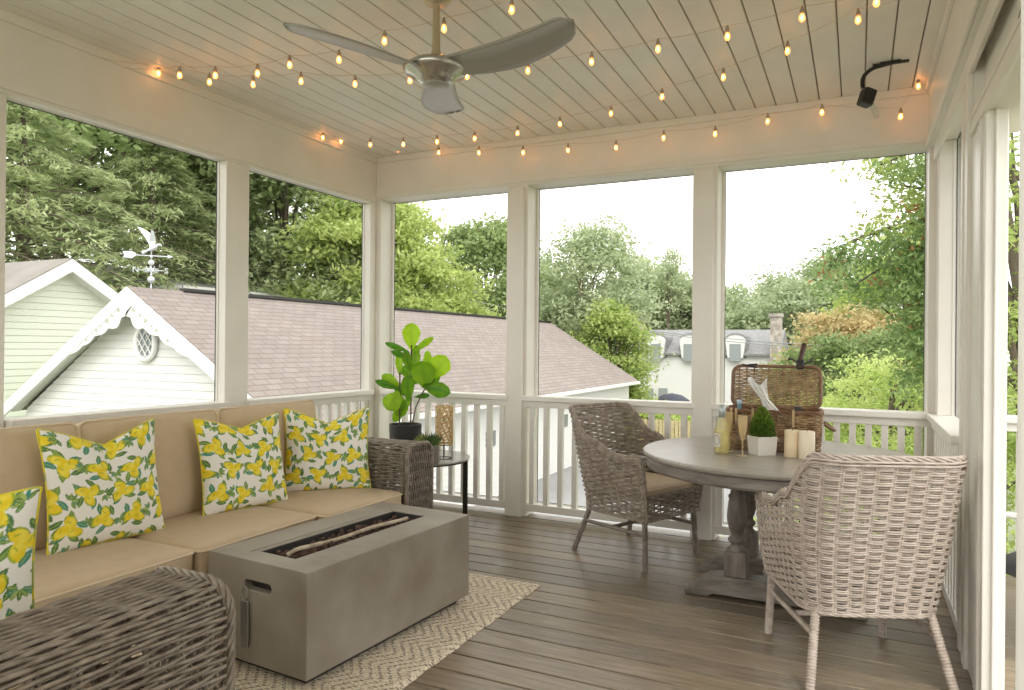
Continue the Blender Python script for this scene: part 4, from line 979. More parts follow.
# ------------------------------------------------------------------ string lights
def strand(label, pix, how, ends=()):
    """pix: bulb spots in the photo; how: which surface plane the strand hangs in"""
    pts = [at(x, y, *how(x, y)) for x, y in pix]
    t = thing('string_lights', label, 'string lights', pts[0], 0, 'warm bulb strings under the ceiling')
    o0 = Vector(pts[0])
    wp = [Vector(e)-o0 for e in ends[:1]]+[p-o0+Vector((0, 0, .045)) for p in pts]+[Vector(e)-o0 for e in ends[1:]]
    # sag a little between bulbs
    path = []
    for a, b in zip(wp[:-1], wp[1:]):
        for k in range(6):
            u_ = k/6; path.append(a.lerp(b, u_)-Vector((0, 0, .010*4*u_*(1-u_))))
    path.append(wp[-1])
    mm = MB(); mm.tube(np.array([p[:] for p in path]), .0014, 5); mm.build('wire', M['wire'], t, smooth=True)
    for p in pts:
        q = p-o0
        b = bpy.data.objects.new('bulb', BULB[0]); C.objects.link(b); b.parent = t; b.location = q
        for nm_, me_ in (('filament', BULB[1]), ('socket', BULB[2])):
            c = bpy.data.objects.new(nm_, me_); C.objects.link(c); c.parent = b
    return t
def mesh_only(m_, mt): 
    o = m_.build('x', mt, smooth=True); me = o.data; bpy.data.objects.remove(o); return me
BULB = (mesh_only(MB().lathe([(0, -.026), (.007, -.024), (.0125, -.016), (.0135, -.008), (.011, .004), (.008, .014)], n=14, cap=False), M['bulb']),
        mesh_only(MB().lathe([(0, -.013), (.004, -.011), (.0045, -.004), (.003, .004), (0, .006)], n=8, cap=False), M['filament']),
        mesh_only(MB().lathe([(.0, .012), (.0095, .012), (.010, .030), (.006, .036), (.004, .046), (0, .046)], n=12, cap=False), M['socket']))
ceil_ = lambda x, y: (2, 2.755)
S1 = [(158.5, 72.4), (215.3, 74.4), (257.5, 72.4), (289.6, 63.8), (339, 58.7), (384.5, 39.9), (444, 27.4), (511.7, 8.6)]
S2 = [(179.6, 74.4), (209.4, 81), (253, 83.4), (301, 80.2), (355, 83), (410, 79.5), (467, 75), (527.8, 69.7), (591.6, 60.7), (658, 48), (727.3, 35.2), (802, 16.4), (876.4, 1.2)]
S3 = [(322.9, 137), (340.9, 140.9), (361.3, 145.2)]
S4 = [(398, 149.5), (438.6, 151.9), (478.9, 151.9), (523, 151.9), (568, 149.5), (616, 146.8), (663.6, 137), (715.2, 133), (767.6, 120.5), (822, 111.5), (900.7, 115.5)]
S5 = [(370.3, 144), (403.3, 143.6), (437, 140.9), (474.6, 137.8), (517.6, 132.3), (559.9, 123.3), (611, 112.7), (662, 95.9), (723.4, 76.3), (787.6, 50), (858, 18.8)]
strand('string of warm bulbs from the left wall, climbing past the fan rod toward the camera', S1, lambda x, y: (0, XL+.05) if x < 160 else (2, 2.75), [(XL+.02, 2.42, 2.78), (at(575, -12, 2, 2.78))])
strand('string of warm bulbs crossing the middle of the ceiling just below the fan', S2, ceil_, [(XL+.02, 2.55, 2.77), (at(940, -20, 2, 2.78))])
strand('string of warm bulbs along the back wall header from corner to corner', S3+S4+[(918.3, 85.3)], lambda x, y: (0, XL+.065) if x < 365 else ((1, YB-.10) if x < 910 else (1, YB-.13)), [(XL+.01, 3.95, 2.79), (XR-.03, YB-.06, 2.80)])
strand('string of warm bulbs leaving the far left corner and rising diagonally to the right', S5, lambda x, y: (2, 2.765), [(XL+.15, YB-.12, 2.79), (at(905, -3, 2, 2.79))])

# black outdoor fixture hanging from the ceiling
fxp = at(878, 62, 2, ZC)
fxp = Vector((at(880, 64, 2, ZC)))
hl = thing('hanging_light_fixture', 'black plastic fixture on a curved black arm below the ceiling at the right', 'light fixture', fxp)
def lp(px, py, dy=0.): return np.array((at(px, py, 1, fxp.y+dy)-fxp)[:])
mm = MB(); mm.tube(resample(np.array([lp(895, 62), lp(884, 65), lp(873, 68), lp(865, 74), lp(862, 81), lp(863, 88)]), .02), .011, 8); mm.build('arm', M['black'], hl, smooth=True)
B((-.035, .14, -.012, .012, -.01, 0), (.0, .10, -.03, -.02, -.02, 0)).build('bracket', M['black'], hl, bevel=.002)
c_ = lp(867, 97); o = B((-.034, .034, -.034, .034, -.050, .042)).build('housing', M['black'], hl, bevel=.010); o.location = c_; o.rotation_euler = (0, R_(18), R_(30))
mm = MB(); mm.tube(np.array([lp(872, 104), lp(875, 111), lp(876, 118)]), [.013, .016, .012], 10); mm.build('clear_lens', M['glass'], hl, smooth=True)

# ------------------------------------------------------------------ outside: ground
ZG = -2.75
struct(B((-140, 60, -30, 160, ZG-.3, ZG)).build('ground', M['grass']))
struct(B((-8.7, -1.0, 1, 60, ZG, ZG+.03), (-14, -1.4, 33, 46, ZG, ZG+.031)).build('driveway', M['asphalt']))
# siding gable house (long garage) ridge parallel to y
def gable_wall_y(m, xa, xb, y, zb_, ze, xr, zr, step=.15, t=.05, facing=-1):
    """lapped siding boards filling a gable in plane y"""
    m.add([(xa, y, zb_), (xb, y, zb_), (xb, y, ze), (xr, y, zr-.02), (xa, y, ze)], [[0, 1, 2, 3, 4]])
    z = zb_
    while z < zr-.02:
        zt = min(z+step, zr)
        def lim(zz):
            if zz <= ze: return xa, xb
            k = (zz-ze)/(zr-ze); return xa+(xr-xa)*k, xb+(xr-xb)*k
        a0_, b0_ = lim(z); a1_, b1_ = lim(zt)
        y0 = y1 = y+facing*.022; zl = z; z = z+.016
        V = [(a0_, y0, z), (b0_, y0, z), (b1_, y1, zt), (a1_, y1, zt), (a0_, y-facing*t, z), (b0_, y-facing*t, z), (b1_, y-facing*t, zt), (a1_, y-facing*t, zt)]
        F = [[0, 1, 2, 3], [4, 7, 6, 5], [0, 4, 5, 1], [3, 2, 6, 7], [0, 3, 7, 4], [1, 5, 6, 2]]
        m.add(V, F); z = zt
xr, zr, yg, yf = -12.26, 2.33, 8.8, 29.1; xe, ze = -8.25, -.12; xw = -16.27
gar = thing('garage_building', 'long white clapboard garage with a pinkish shingle roof and lattice oval window', 'building', (xr, yg, ZG))
GO = np.array([xr, yg, ZG])
def rel(m_, off=None):
    m_.v = [v-(GO if off is None else off) for v in m_.v]; return m_
mm = MB(); gable_wall_y(mm, xw+.35, xe-.35, yg+.35, ZG, ze-.05, xr, zr-.12); rel(mm).build('gable_wall', M['siding'], gar)
mm = MB(); 
z = ZG
while z < ze: mm.add([(xe-.33, yg+.35, z), (xe-.33, yf-.2, z), (xe-.35, yf-.2, z+.15), (xe-.35, yg+.35, z+.15)], np.array([[0, 1, 2, 3]])); z += .15
mm.box(xe-.42, xe-.36, yg+.36, yf-.2, ZG, ze); rel(mm).build('side_wall', M['siding'], gar)
mm = MB(); gable_wall_y(mm, xw+.35, xe-.35, yf-.25, ZG, ze-.05, xr, zr-.12, facing=1); mm.box(xw+.34, xw+.42, yg+.36, yf-.2, ZG, ze); rel(mm).build('side_wall', M['siding'], gar)
mm = MB()
for xx in (xe, xw):
    dz_ = .09
    V = [(xr, yg, zr), (xr, yf, zr), (xx, yf, ze), (xx, yg, ze), (xr, yg, zr-dz_), (xr, yf, zr-dz_), (xx, yf, ze-dz_), (xx, yg, ze-dz_)]
    mm.add(V, [[0, 1, 2, 3], [4, 7, 6, 5], [0, 4, 5, 1], [3, 2, 6, 7], [0, 3, 7, 4], [1, 5, 6, 2]])
rel(mm).build('roof', M['shingle'], gar)
mm = MB(); mm.box(xr-.09, xr+.09, yg+1.2, yf, zr-.01, zr+.05); rel(mm).build('ridge_vent', M['black'], gar)
# white barge boards
mm = MB()
for xx in (xe, xw):
    d = Vector((xx-xr, 0, ze-zr)).normalized(); n_ = Vector((-d.z, 0, d.x)); n_ = n_ if n_.z < 0 else -n_
    a = Vector((xr, yg-.03, zr-.015)); b = Vector((xx, yg-.03, ze-.015)); w_ = .22
    V = [a, b, b+n_*w_, Vector((xr, yg-.03, zr-.015-w_*1.17))]; V += [v+Vector((0, .05, 0)) for v in V]
    mm.add([v[:] for v in V], [[0, 1, 2, 3], [7, 6, 5, 4], [0, 4, 5, 1], [1, 5, 6, 2], [2, 6, 7, 3]])
    # soffit between barge and wall
    V = [a+n_*.10, b+n_*.10, b+n_*.10+Vector((0, .40, 0)), a+n_*.10+Vector((0, .40, 0))]; mm.add([v[:] for v in V], [[0, 1, 2, 3]])
rel(mm).build('barge_board', M['siding'], gar)
# gingerbread trim hanging from the barge near the apex
mm = MB()
for sg, xx in ((1, xe), (-1, xw)):
    d = Vector((xx-xr, 0, ze-zr)).normalized(); n_ = Vector((-d.z, 0, d.x)); n_ = n_ if n_.z < 0 else -n_
    up_e = []; lo_e = []
    for s_ in np.linspace(.0, 2.5, 62):
        env = .30*math.exp(-((s_-.55)/.62)**2)+.10*math.exp(-((s_-1.6)/.5)**2)+.05
        up_e.append(Vector((xr, yg-.02, zr))+d*s_+n_*.15); lo_e.append(Vector((xr, yg-.02, zr))+d*s_+n_*(.18+env*(.75+.25*abs(math.sin(s_*7.5)))))
    V = [v[:] for v in up_e]+[v[:] for v in lo_e]; n = len(up_e)
    mm.add(V, [[i, i+1, n+i+1, n+i] for i in range(n-1)]); mm.add([(v[0], v[1]+.03, v[2]) for v in V], [[i+1, i, n+i, n+i+1] for i in range(n-1)])
mm.prism([(0, -.02), (.17, -.14), (.16, -.34), (.05, -.42), (0, -.50), (-.05, -.42), (-.16, -.34), (-.17, -.14)], TR(xr, yg-.035, zr-.05, rx=PI/2), .012)
rel(mm).build('gingerbread_trim', M['siding'], gar)
mm = MB()
for sg, xx in ((1, xe), (-1, xw)):
    d = Vector((xx-xr, 0, ze-zr)).normalized(); n_ = Vector((-d.z, 0, d.x)); n_ = n_ if n_.z < 0 else -n_
    for s_, rr2 in ((.42, .05), (.62, .035), (.80, .055), (1.0, .03), (1.15, .04), (1.5, .035)):
        c = Vector((xr, yg-.025, zr))+d*s_+n_*.27; k_ = np.linspace(0, 2*PI, 13)[:-1]
        mm.add([(c.x+rr2*math.cos(a), c.y, c.z+rr2*.8*math.sin(a)) for a in k_], [list(range(12))])
rel(mm).build('trim_cutout', mat('cutout_grey', (.42, .45, .36), .8), gar)
# oval window with lattice
ow = np.array([xr+.16, yg+.30, 1.27]); k_ = np.linspace(0, 2*PI, 33)[:-1]
mm = MB(); mm.tube(np.stack([ow[0]+.27*np.cos(k_), np.full(32, ow[1]-.03), ow[2]+.32*np.sin(k_)], 1), .05, 8, closed=True, ref=np.array([0, 1., 0])); wf = rel(mm).build('window', M['siding'], gar, smooth=True)
mm = MB(); mm.prism([(.26*math.cos(a), .31*math.sin(a)) for a in k_], TR(*ow, rx=PI/2), .02); rel(mm).build('pane', M['winpane'], wf)
mm = MB()
for s_ in (-1, 1):
    for o_ in (-.28, -.14, 0, .14, .28):
        pts_ = [(x_, s_*x_*1.3+o_*1.5) for x_ in np.linspace(-.26, .26, 41)]
        pts_ = [p for p in pts_ if (p[0]/.25)**2+(p[1]/.30)**2 < 1]
        if len(pts_) > 2: mm.tube(np.array([(ow[0]+p[0], ow[1]-.035, ow[2]+p[1]) for p in (pts_[0], pts_[-1])]), .014, 4)
rel(mm).build('lattice', M['siding'], wf)
# gutter on the eave
mm = MB(); mm.box(xe-.03, xe+.09, yg+.1, yf, ze-.14, ze-.03); mm.box(xe-.42, xe, yg+.1, yf-.1, ze-.13, ze-.10); rel(mm).build('gutter', M['siding'], gar)
for y_ in np.arange(11.0, 28, 2.6):
    mm = MB(); mm.box(xe-.345, xe-.31, y_, y_+.5, -1.35, -.95); rel(mm).build('window', M['winpane'], gar)
# weathervane
wv = thing('weathervane', 'silver eagle weathervane with compass letters on the garage ridge', 'weathervane', (-12.26, 9.3, zr+.03)); wv.scale = (.74, .74, .74); wv.rotation_euler = (0, 0, R_(50))
mm = MB(); mm.tube(np.array([(0, 0, -.05), (0, 0, .95)]), .016, 8); mm.build('pole', M['vane'], wv, smooth=True)
for z_, r_ in ((.62, .075), (.18, .09), (.30, .03), (.78, .04)):
    mm = MB(); mm.lathe([(0, -r_)]+[(r_*math.cos(a), r_*math.sin(a)) for a in np.linspace(-1.3, 1.3, 9)]+[(0, r_)], (0, 0, z_), n=16); mm.build('ball', M['vane'], wv, smooth=True)
mm = MB(); mm.tube(np.array([(-.50, 0, .80), (.42, 0, .80)]), .014, 6); mm.prism([(-.62, -.02), (-.66, .08), (-.45, .10), (-.36, .06), (-.36, -.02), (-.45, -.09), (-.66, -.07)], TR(0, .01, .80, rx=PI/2), .02)
mm.prism([(.38, -.05), (.52, 0), (.38, .05)], TR(0, .01, .80, rx=PI/2), .02); mm.build('arrow', M['vane'], wv)
mm = MB(); mm.tube(np.array([(-.30, 0, .42), (.30, 0, .42)]), .010, 6); mm.tube(np.array([(0, -.30, .42), (0, .30, .42)]), .010, 6)
for a in range(8): k_ = np.linspace(0, 2*PI, 11)[:-1]; mm.tube(np.stack([.13*math.cos(a*PI/4)+.05*np.cos(k_), np.zeros(10)+.13*math.sin(a*PI/4), .42+.05*np.sin(k_)], 1), .006, 4, closed=True)
mm.build('compass_arms', M['vane'], wv)
for ch_, p_ in (('N', (-.36, 0)), ('S', (.36, 0)), ('E', (0, .36)), ('W', (0, -.36))):
    cu = bpy.data.curves.new('letter', 'FONT'); cu.body = ch_; cu.size = .20; cu.extrude = .008; cu.align_x = 'CENTER'; cu.align_y = 'CENTER'
    to = bpy.data.objects.new('tmp', cu); C.objects.link(to); bpy.context.view_layer.update()
    me = bpy.data.meshes.new_from_object(to.evaluated_get(bpy.context.evaluated_depsgraph_get())); bpy.data.objects.remove(to)
    me.materials.clear(); me.materials.append(M['vane']); o = bpy.data.objects.new('letter', me); C.objects.link(o); o.parent = wv; o.location = (p_[0], p_[1], .42); o.rotation_euler = (PI/2, 0, 0)
# eagle
mm = MB(); mm.tube(np.array([(-.10, 0, .93), (.0, 0, .98), (.10, 0, 1.05), (.17, 0, 1.10)]), [.02, .06, .055, .02], 10)
mm.tube(np.array([(.14, 0, 1.09), (.20, 0, 1.10), (.25, 0, 1.07)]), [.035, .03, .006], 8); mm.tube(np.array([(-.08, 0, .93), (-.22, 0, .86)]), [.03, .05], 8)
mm.build('eagle_body', M['vane'], wv, smooth=True)
for sg in (-1, 1):
    pts_ = [(.06, 0), (.10, .16), (.02, .34), (-.20, .50), (-.34, .56), (-.24, .40), (-.14, .24), (-.06, .08), (-.04, 0)] if sg < 0 else [(.04, 0), (.10, .2), (.06, .42), (.0, .46), (-.04, .3), (-.06, .12), (-.04, 0)]
    mm = MB(); mm.prism(pts_, TR(0, sg*.05, 1.03, rx=PI/2+sg*.35), .015); mm.build('eagle_wing', M['vane'], wv)

# pale green house, gable facing +x
hx = -17.6; ap = at(72, 258, 0, hx); ay, az = ap.y, ap.z
h2 = thing('green_sided_house', 'pale green clapboard house with white gable boards behind the garage at left', 'building', (hx, ay, ZG)); O2 = np.array([hx, ay, ZG])
def gable_x(y0, y1, ze_, yr, zr_):
    m = MB(); z = ZG
    m.add([(hx-.36, y0, ZG), (hx-.36, y1, ZG), (hx-.36, y1, ze_), (hx-.36, yr, zr_-.02), (hx-.36, y0, ze_)], [[0, 1, 2, 3, 4]])
    while z < zr_-.02:
        zt = min(z+.16, zr_)
        lim = lambda zz: (y0, y1) if zz <= ze_ else (y0+(yr-y0)*(zz-ze_)/(zr_-ze_), y1+(yr-y1)*(zz-ze_)/(zr_-ze_))
        a0_, b0_ = lim(z); a1_, b1_ = lim(zt)
        z += .014; m.add([(hx-.34, a0_, z), (hx-.34, b0_, z), (hx-.34, b1_, zt), (hx-.34, a1_, zt), (hx-.4, a0_, z), (hx-.4, b0_, z), (hx-.4, b1_, zt), (hx-.4, a1_, zt)], [[0, 1, 2, 3], [4, 7, 6, 5], [0, 4, 5, 1]]); z = zt
    return m
ov = 4.2; sl = .64; yl, yr_ = ay-ov, ay+ov; zeave = az-ov*sl
rel(gable_x(yl+.3, yr_-.3, zeave, ay, az-.2), O2).build('gable_wall', M['greensiding'], h2)
mm = MB(); mm.box(hx-14, hx-.4, yl+.3, yl+.4, ZG, zeave); rel(mm, O2).build('side_wall', M['greensiding'], h2)
mm = MB()
for yy in (yl, yr_):
    V = [(hx, ay, az), (hx-14, ay, az), (hx-14, yy, zeave), (hx, yy, zeave)]; V += [(a, b, c-.08) for a, b, c in V]
    mm.add(V, [[0, 1, 2, 3], [7, 6, 5, 4], [0, 3, 7, 4], [3, 2, 6, 7], [0, 4, 5, 1]])
rel(mm, O2).build('roof', mat('grey_tan_shingles', (.22, .205, .18), .9, (.27, .25, .225), 2), h2)
mm = MB()
for yy in (yl, yr_):
    V = [(hx+.03, ay, az-.02), (hx+.03, yy, zeave-.02), (hx+.03, yy, zeave-.30), (hx+.03, ay, az-.34)]; V += [(a-.38, b, c) for a, b, c in V]
    mm.add(V, [[0, 1, 2, 3], [7, 6, 5, 4], [3, 2, 6, 7], [1, 5, 6, 2]])
rel(mm, O2).build('barge_board', M['siding'], h2)
# third roof behind
p1, p2 = at(96, 266, 1, 19), at(182, 284, 1, 19)
h3 = thing('rear_shed', 'grey-roofed building with a white fascia behind the garage ridge', 'building', ((p1.x+p2.x)/2, 19, ZG)); O3 = np.array(h3.location[:])
mm = MB(); zt_ = at(96, 266, 1, 19).z; zb2 = at(182, 285, 1, 19).z; xa3, xb3 = p1.x-6, p2.x
ra_, rb_ = at(70, 262.5, 1, 22.5), at(137, 269.5, 1, 22.5)
mm.add([(xa3, 22.5, ra_.z), (rb_.x, 22.5, rb_.z), (xb3, 19, zb2), (xa3, 19, zb2), (xb3, 26, zb2), (xa3, 26, zb2)], [[0, 3, 2, 1], [1, 2, 4], [0, 1, 4, 5]]); rel(mm, O3).build('roof', M['slate'], h3)
mm = MB(); mm.box(xa3, xb3, 18.95, 19.05, zb2-.42, zb2); mm.box(xb3-.08, xb3, 19, 25, zb2-.42, zb2); mm.box(xa3, xb3-.3, 19.3, 19.4, ZG, zb2-.2); rel(mm, O3).build('fascia', M['siding'], h3)

# far white house
YH = 50.; g = lambda x, y: at(x, y, 1, YH)
wh = thing('white_house', 'white two-storey house with grey roof, dormers and stone chimney beyond the yard', 'building', (-9.5, YH, ZG)); O4 = np.array([-9.5, YH, ZG])
xa_, xb_ = g(636, 340).x, g(777, 340).x; zt_, ze_ = g(700, 330).z, g(700, 353).z
mm = MB(); mm.box(xa_, xb_, YH, YH+7, ZG, ze_); rel(mm, O4).build('wall', M['siding'], wh)
mm = MB(); mm.add([(xa_-.2, YH-.3, ze_-.02), (xb_+.2, YH-.3, ze_-.02), (xb_+.2, YH+3.5, zt_+.1), (xa_-.2, YH+3.5, zt_+.1), (xa_-.2, YH+7.3, ze_), (xb_+.2, YH+7.3, ze_), (xa_-.2, YH-.3, ze_-.15), (xb_+.2, YH-.3, ze_-.15)], [[0, 1, 2, 3], [3, 2, 5, 4], [0, 3, 4], [1, 5, 2], [6, 7, 1, 0]]); rel(mm, O4).build('roof', M['slate'], wh)
for px in (657, 690, 736):
    c = g(px, 345); w_ = .50
    mm = MB(); k_ = np.linspace(0, PI, 9); zs_ = g(px, 358).z; zc_ = g(px, 341).z
    pts_ = [(w_, zs_-c.z), (w_+.15, zc_-c.z)]+[((w_+.15)*math.cos(a), zc_-c.z+.38*math.sin(a)) for a in k_[1:-1]]+[(-w_-.15, zc_-c.z), (-w_, zs_-c.z)]
    mm.prism(pts_, TR(c.x, YH-.1, c.z, rx=PI/2), .25); dn = rel(mm, O4).build('dormer', M['siding'], wh)
    mm = MB(); mm.box(c.x-w_-.2, c.x+w_+.2, YH-.1, YH+3, zs_, zc_+.1); mm.prism([((w_+.2)*math.cos(a), .46*math.sin(a)) for a in k_], TR(c.x, YH+2.5, zc_+.1, rx=PI/2), 2.6); rel(mm, O4).build('dormer_roof', M['slate'], dn)
    mm = MB(); mm.box(c.x-.36, c.x+.36, YH-.40, YH-.36, g(px, 361).z, g(px, 344).z); rel(mm, O4).build('window', M['winwhite'], dn)
for px in (649, 663, 700, 737, 752):
    a = g(px-4.5, 388); b = g(px+4.5, 402); mm = MB(); mm.box(a.x, b.x, YH-.06, YH-.02, b.z, a.z); rel(mm, O4).build('window', M['winwhite'], wh)
a = g(771, 314); b = g(781, 362); mm = MB(); mm.box(a.x, b.x, YH-.5, YH+.8, ZG, a.z); mm.box(a.x-.08, b.x+.08, YH-.58, YH+.88, a.z-.2, a.z); rel(mm, O4).build('chimney', M['stone'], wh)
a = g(631, 312); b = g(638, 335); mm = MB(); mm.box(a.x, b.x, YH+1, YH+2, ZG, a.z); rel(mm, O4).build('chimney', M['brick'], wh)
a = at(672, 401, 1, 36); mm = MB(); mm.lathe([(1.1, 0), (1.05, .3), (.85, .62), (.5, .85), (0, .95)], (0, 0, 0), n=24); um = mm.build('patio_umbrella', M['nightblue'], smooth=True); 
MB().tube(np.array([(0, 0, -(a.z-.5-ZG)), (0, 0, .9)]), .03, 8).build('pole', M['wood'], um, smooth=True)
um.location = (a.x, a.y, a.z-.55); tag(um, 'dark blue dome of a patio umbrella in front of the white house', 'umbrella')

# wooden fence
fy_ = 27.0; fa, fb = at(640, 430, 1, fy_).x, at(860, 430, 1, fy_).x
fe = thing('picket_fence', 'low honey-coloured wooden fence seen between the balusters behind the dining chair', 'fence', ((fa+fb)/2, fy_, ZG)); O5 = np.array(fe.location[:])
mm = MB(); x_ = fa
while x_ < fb: mm.box(x_, x_+.12, fy_, fy_+.03, ZG, ZG+1.25); x_ += .15
rel(mm, O5).build('pickets', M['fence'], fe)
mm = MB(); mm.box(fa, fb, fy_+.03, fy_+.08, ZG+.3, ZG+.4); mm.box(fa, fb, fy_+.03, fy_+.08, ZG+.95, ZG+1.05); rel(mm, O5).build('fence_rail', M['fence'], fe)

# utility pole and wires
up_ = at(462, 303, 1, 34); 
ut = thing('utility_pole', 'wooden utility pole with crossarm rising behind the garage roof', 'utility pole', (up_.x, 34, ZG))
mm = MB(); mm.tube(np.array([(0, 0, 0), (0, 0, up_.z-ZG+1.0)]), [.16, .11], 10); mm.build('pole', M['wood'], ut, smooth=True)
B((-.9, .9, -.06, .06, up_.z-ZG+.35, up_.z-ZG+.47), (-.5, .5, -.06, .06, up_.z-ZG-.2, up_.z-ZG-.1)).build('crossarm', M['wood'], ut)
for x_ in (-.8, -.3, .3, .8): MB().lathe([(0, 0), (.05, 0), (.06, .12), (.03, .2), (0, .2)], (x_, 0, up_.z-ZG+.47), n=8).build('insulator', M['winwhite'], ut)
for (a, b, lab) in (((452, 296), (800, 347), 'upper'), ((452, 303), (910, 350), 'lower')):
    A_, B_ = at(*a, 1, 34), at(*b, 1, 40); P = [A_.lerp(B_, t_)-Vector((0, 0, 1.0*4*t_*(1-t_)*.4)) for t_ in np.linspace(0, 1, 30)]
    mm = MB(); mm.tube(np.array([(p-A_)[:] for p in P]), .022, 4); o = mm.build('power_line', M['winwhite'], smooth=True); o.location = A_
    tag(o, 'thin %s power line sagging from the utility pole toward the right' % lab, 'power line', 'power lines')

# outdoor deck beyond the door, with its railing and a chair
dk = struct(B((.6, 3.2, 1.0, 4.95, -.16, -.02)).build('deck', M['floor']))
ra = railing('white railing of the open deck seen through the door gap at far right', 'y', .62, 3.1, 4.85, span(.66, 3.06), 1)
oc = thing('patio_chair', 'patio chair with dark sling and white frame on the open deck behind the door', 'chair', (.86, 3.75, -.02), R_(150))
mm = MB()
for s_ in (-.26, .26):
    mm.tube(resample(np.array([(.30, s_, 0), (.28, s_, .35), (.27, s_, .60), (-.05, s_, .62), (-.22, s_, .60)]), .02), .014, 8); mm.tube(resample(np.array([(-.35, s_, 0), (-.15, s_, .38), (-.30, s_, .98)]), .02), .014, 8)
mm.tube(np.array([(-.30, -.26, .98), (-.30, .26, .98)]), .014, 8); mm.tube(np.array([(.28, -.26, .36), (.28, .26, .36)]), .014, 8); mm.build('frame', M['siding'], oc, smooth=True)
mm = MB(); G = np.array([[(x_, y_, z_) for y_ in (-.25, 0, .25)] for x_, z_ in ((.28, .37), (.05, .33), (-.12, .35), (-.20, .55), (-.30, .97))]); mm.grid(G); o = mm.build('sling', M['potblack'], oc, smooth=True); so = o.modifiers.new('s', 'SOLIDIFY'); so.thickness = .006

# ------------------------------------------------------------------ trees
def tree(name, label, base, hgt, crown, nclus, nleaf, lsize, mt, cl_r, group='trees beyond the porch', tint=None, seed=0, trunk_r=.2, up_=.35, bark='bark', lean=(0, 0), zlo=-.65, cat='tree'):
    """crown: list of ellipsoids (dx,dy,z,rx,ry,rz) relative to the base"""
    rg = np.random.default_rng(seed+100)
    t = thing(name, label, cat, (base[0], base[1], ZG), 0, group)
    tk = MB(); zt = max(c[2]+c[5]*.5 for c in crown)
    nz = 12; zz = np.linspace(0, zt, nz); wv_ = np.stack([lean[0]*zz/zt+.12*np.sin(zz*.6+seed), lean[1]*zz/zt+.12*np.cos(zz*.5+seed)-.12, zz], 1)
    tk.tube(wv_, trunk_r*(1-.85*np.linspace(0, 1, nz)**1.2), 9)
    allP = []; allT = []
    vol = np.array([c[3]*c[4]*c[5] for c in crown])**.67; vol /= vol.sum()
    for ci, c in enumerate(crown):
        nc_ = int(nclus*vol[ci])
        d = rg.normal(size=(nc_, 3)); d /= np.linalg.norm(d, axis=1, keepdims=True); d[:, 2] = np.where(d[:, 2] < zlo, -d[:, 2], d[:, 2])
        rad = rg.uniform(.45, 1., (nc_, 1))**.55
        cc = d*rad*np.array(c[3:6])+np.array(c[:3])
        lob = .12*np.sin(d[:, 0]*7+seed)+.10*np.sin(d[:, 1]*9+d[:, 2]*6)
        cc += d*(lob[:, None])*np.array(c[3:6])
        per = max(4, int(nleaf*1.9/nclus))
        P = (cc[:, None]+rg.normal(size=(nc_, per, 3))*np.array([cl_r, cl_r, cl_r*.45])).reshape(-1, 3)
        tt = np.repeat(rg.uniform(.15, .85, nc_), per) if tint is None else np.repeat(np.clip(tint+rg.normal(size=nc_)*.12, 0, 1), per)
        allP.append(P); allT.append(tt)
        for q in range(min(10, nc_)):
            e = cc[q]; s_ = wv_[min(nz-1, int(nz*.35)+rg.integers(0, max(1, int(nz*.5))))]
            if e[2] < s_[2]-.5: continue
            midp = (e+s_)/2+np.array([0, 0, .15]); tk.tube(np.array([s_, midp, e]), [trunk_r*.35, trunk_r*.2, trunk_r*.05], 6)
    tk.build('trunk', M[bark], t, smooth=True)
    fm = MB(); P = np.concatenate(allP); leaves(fm, P, lsize[0]*.66, lsize[1]*.66, rg, up_=up_, tint=np.concatenate(allT)); fm.build('foliage', M[mt], t, tint=True)
    return t
def cedar(label, base, hgt, spread, seed, mt='cedar', nb=85, per=300, z_from=.12):
    rg = np.random.default_rng(seed)
    t = thing('cedar_tree', label, 'tree', (base[0], base[1], ZG), 0, 'cedars behind the garage')
    tk = MB(); tk.tube(np.array([(0, 0, 0), (.1, 0, hgt*.4), (0, .1, hgt*.75), (0, 0, hgt)]), [.38, .28, .14, .03], 10)
    fm = MB()
    for b in range(nb):
        k = b/nb; z = hgt*(z_from+(1-z_from)*k); L_ = spread*(1-k**1.5*.85)*rg.uniform(.75, 1.15); a = b*2.399+rg.uniform(-.3, .3)
        s_ = np.linspace(0, 1, 10); dirv = np.array([math.cos(a), math.sin(a)]); rise = rg.uniform(.02, .22)
        hz_ = z+L_*(rise*s_-(.30+.1*rg.random())*s_**2.2)
        path = np.c_[dirv[0]*L_*s_, dirv[1]*L_*s_, hz_]; tk.tube(path, np.linspace(.07, .012, 10)*(1.2-k), 5)
        n_ = int(per*(1-.5*k)); u_ = rg.uniform(.12, 1.03, n_)**.8; wd = .85*np.sin(PI*np.clip(u_, 0, 1)**.8*.93)+.12
        v_ = rg.uniform(-1, 1, n_)*wd*L_*.30
        px_ = dirv[0]*L_*u_-dirv[1]*v_; py_ = dirv[1]*L_*u_+dirv[0]*v_; pz = np.interp(u_, s_, hz_)-.16*np.abs(v_)-rg.uniform(0, 1, n_)**2*.35
        dd = np.stack([dirv[0]-dirv[1]*v_*.8, dirv[1]+dirv[0]*v_*.8, -.35-.3*rg.random(n_)], 1)
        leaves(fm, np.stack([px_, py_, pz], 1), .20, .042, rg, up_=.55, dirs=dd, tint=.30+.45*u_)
    tk.build('trunk', M['bark'], t, smooth=True); fm.build('foliage', M[mt], t, tint=True)
    return t
def azim(px, dist): # ground point at horizontal distance dist in the direction of a photo column
    d = at(px, 345, 1, 10.) if True else None; v = Vector((d.x, d.y)); v.normalize(); return (v.x*dist, v.y*dist)
cedar('large cedar with layered drooping boughs, left of the weathervane', azim(20, 30), 13, 7.5, 1, nb=95, per=330)
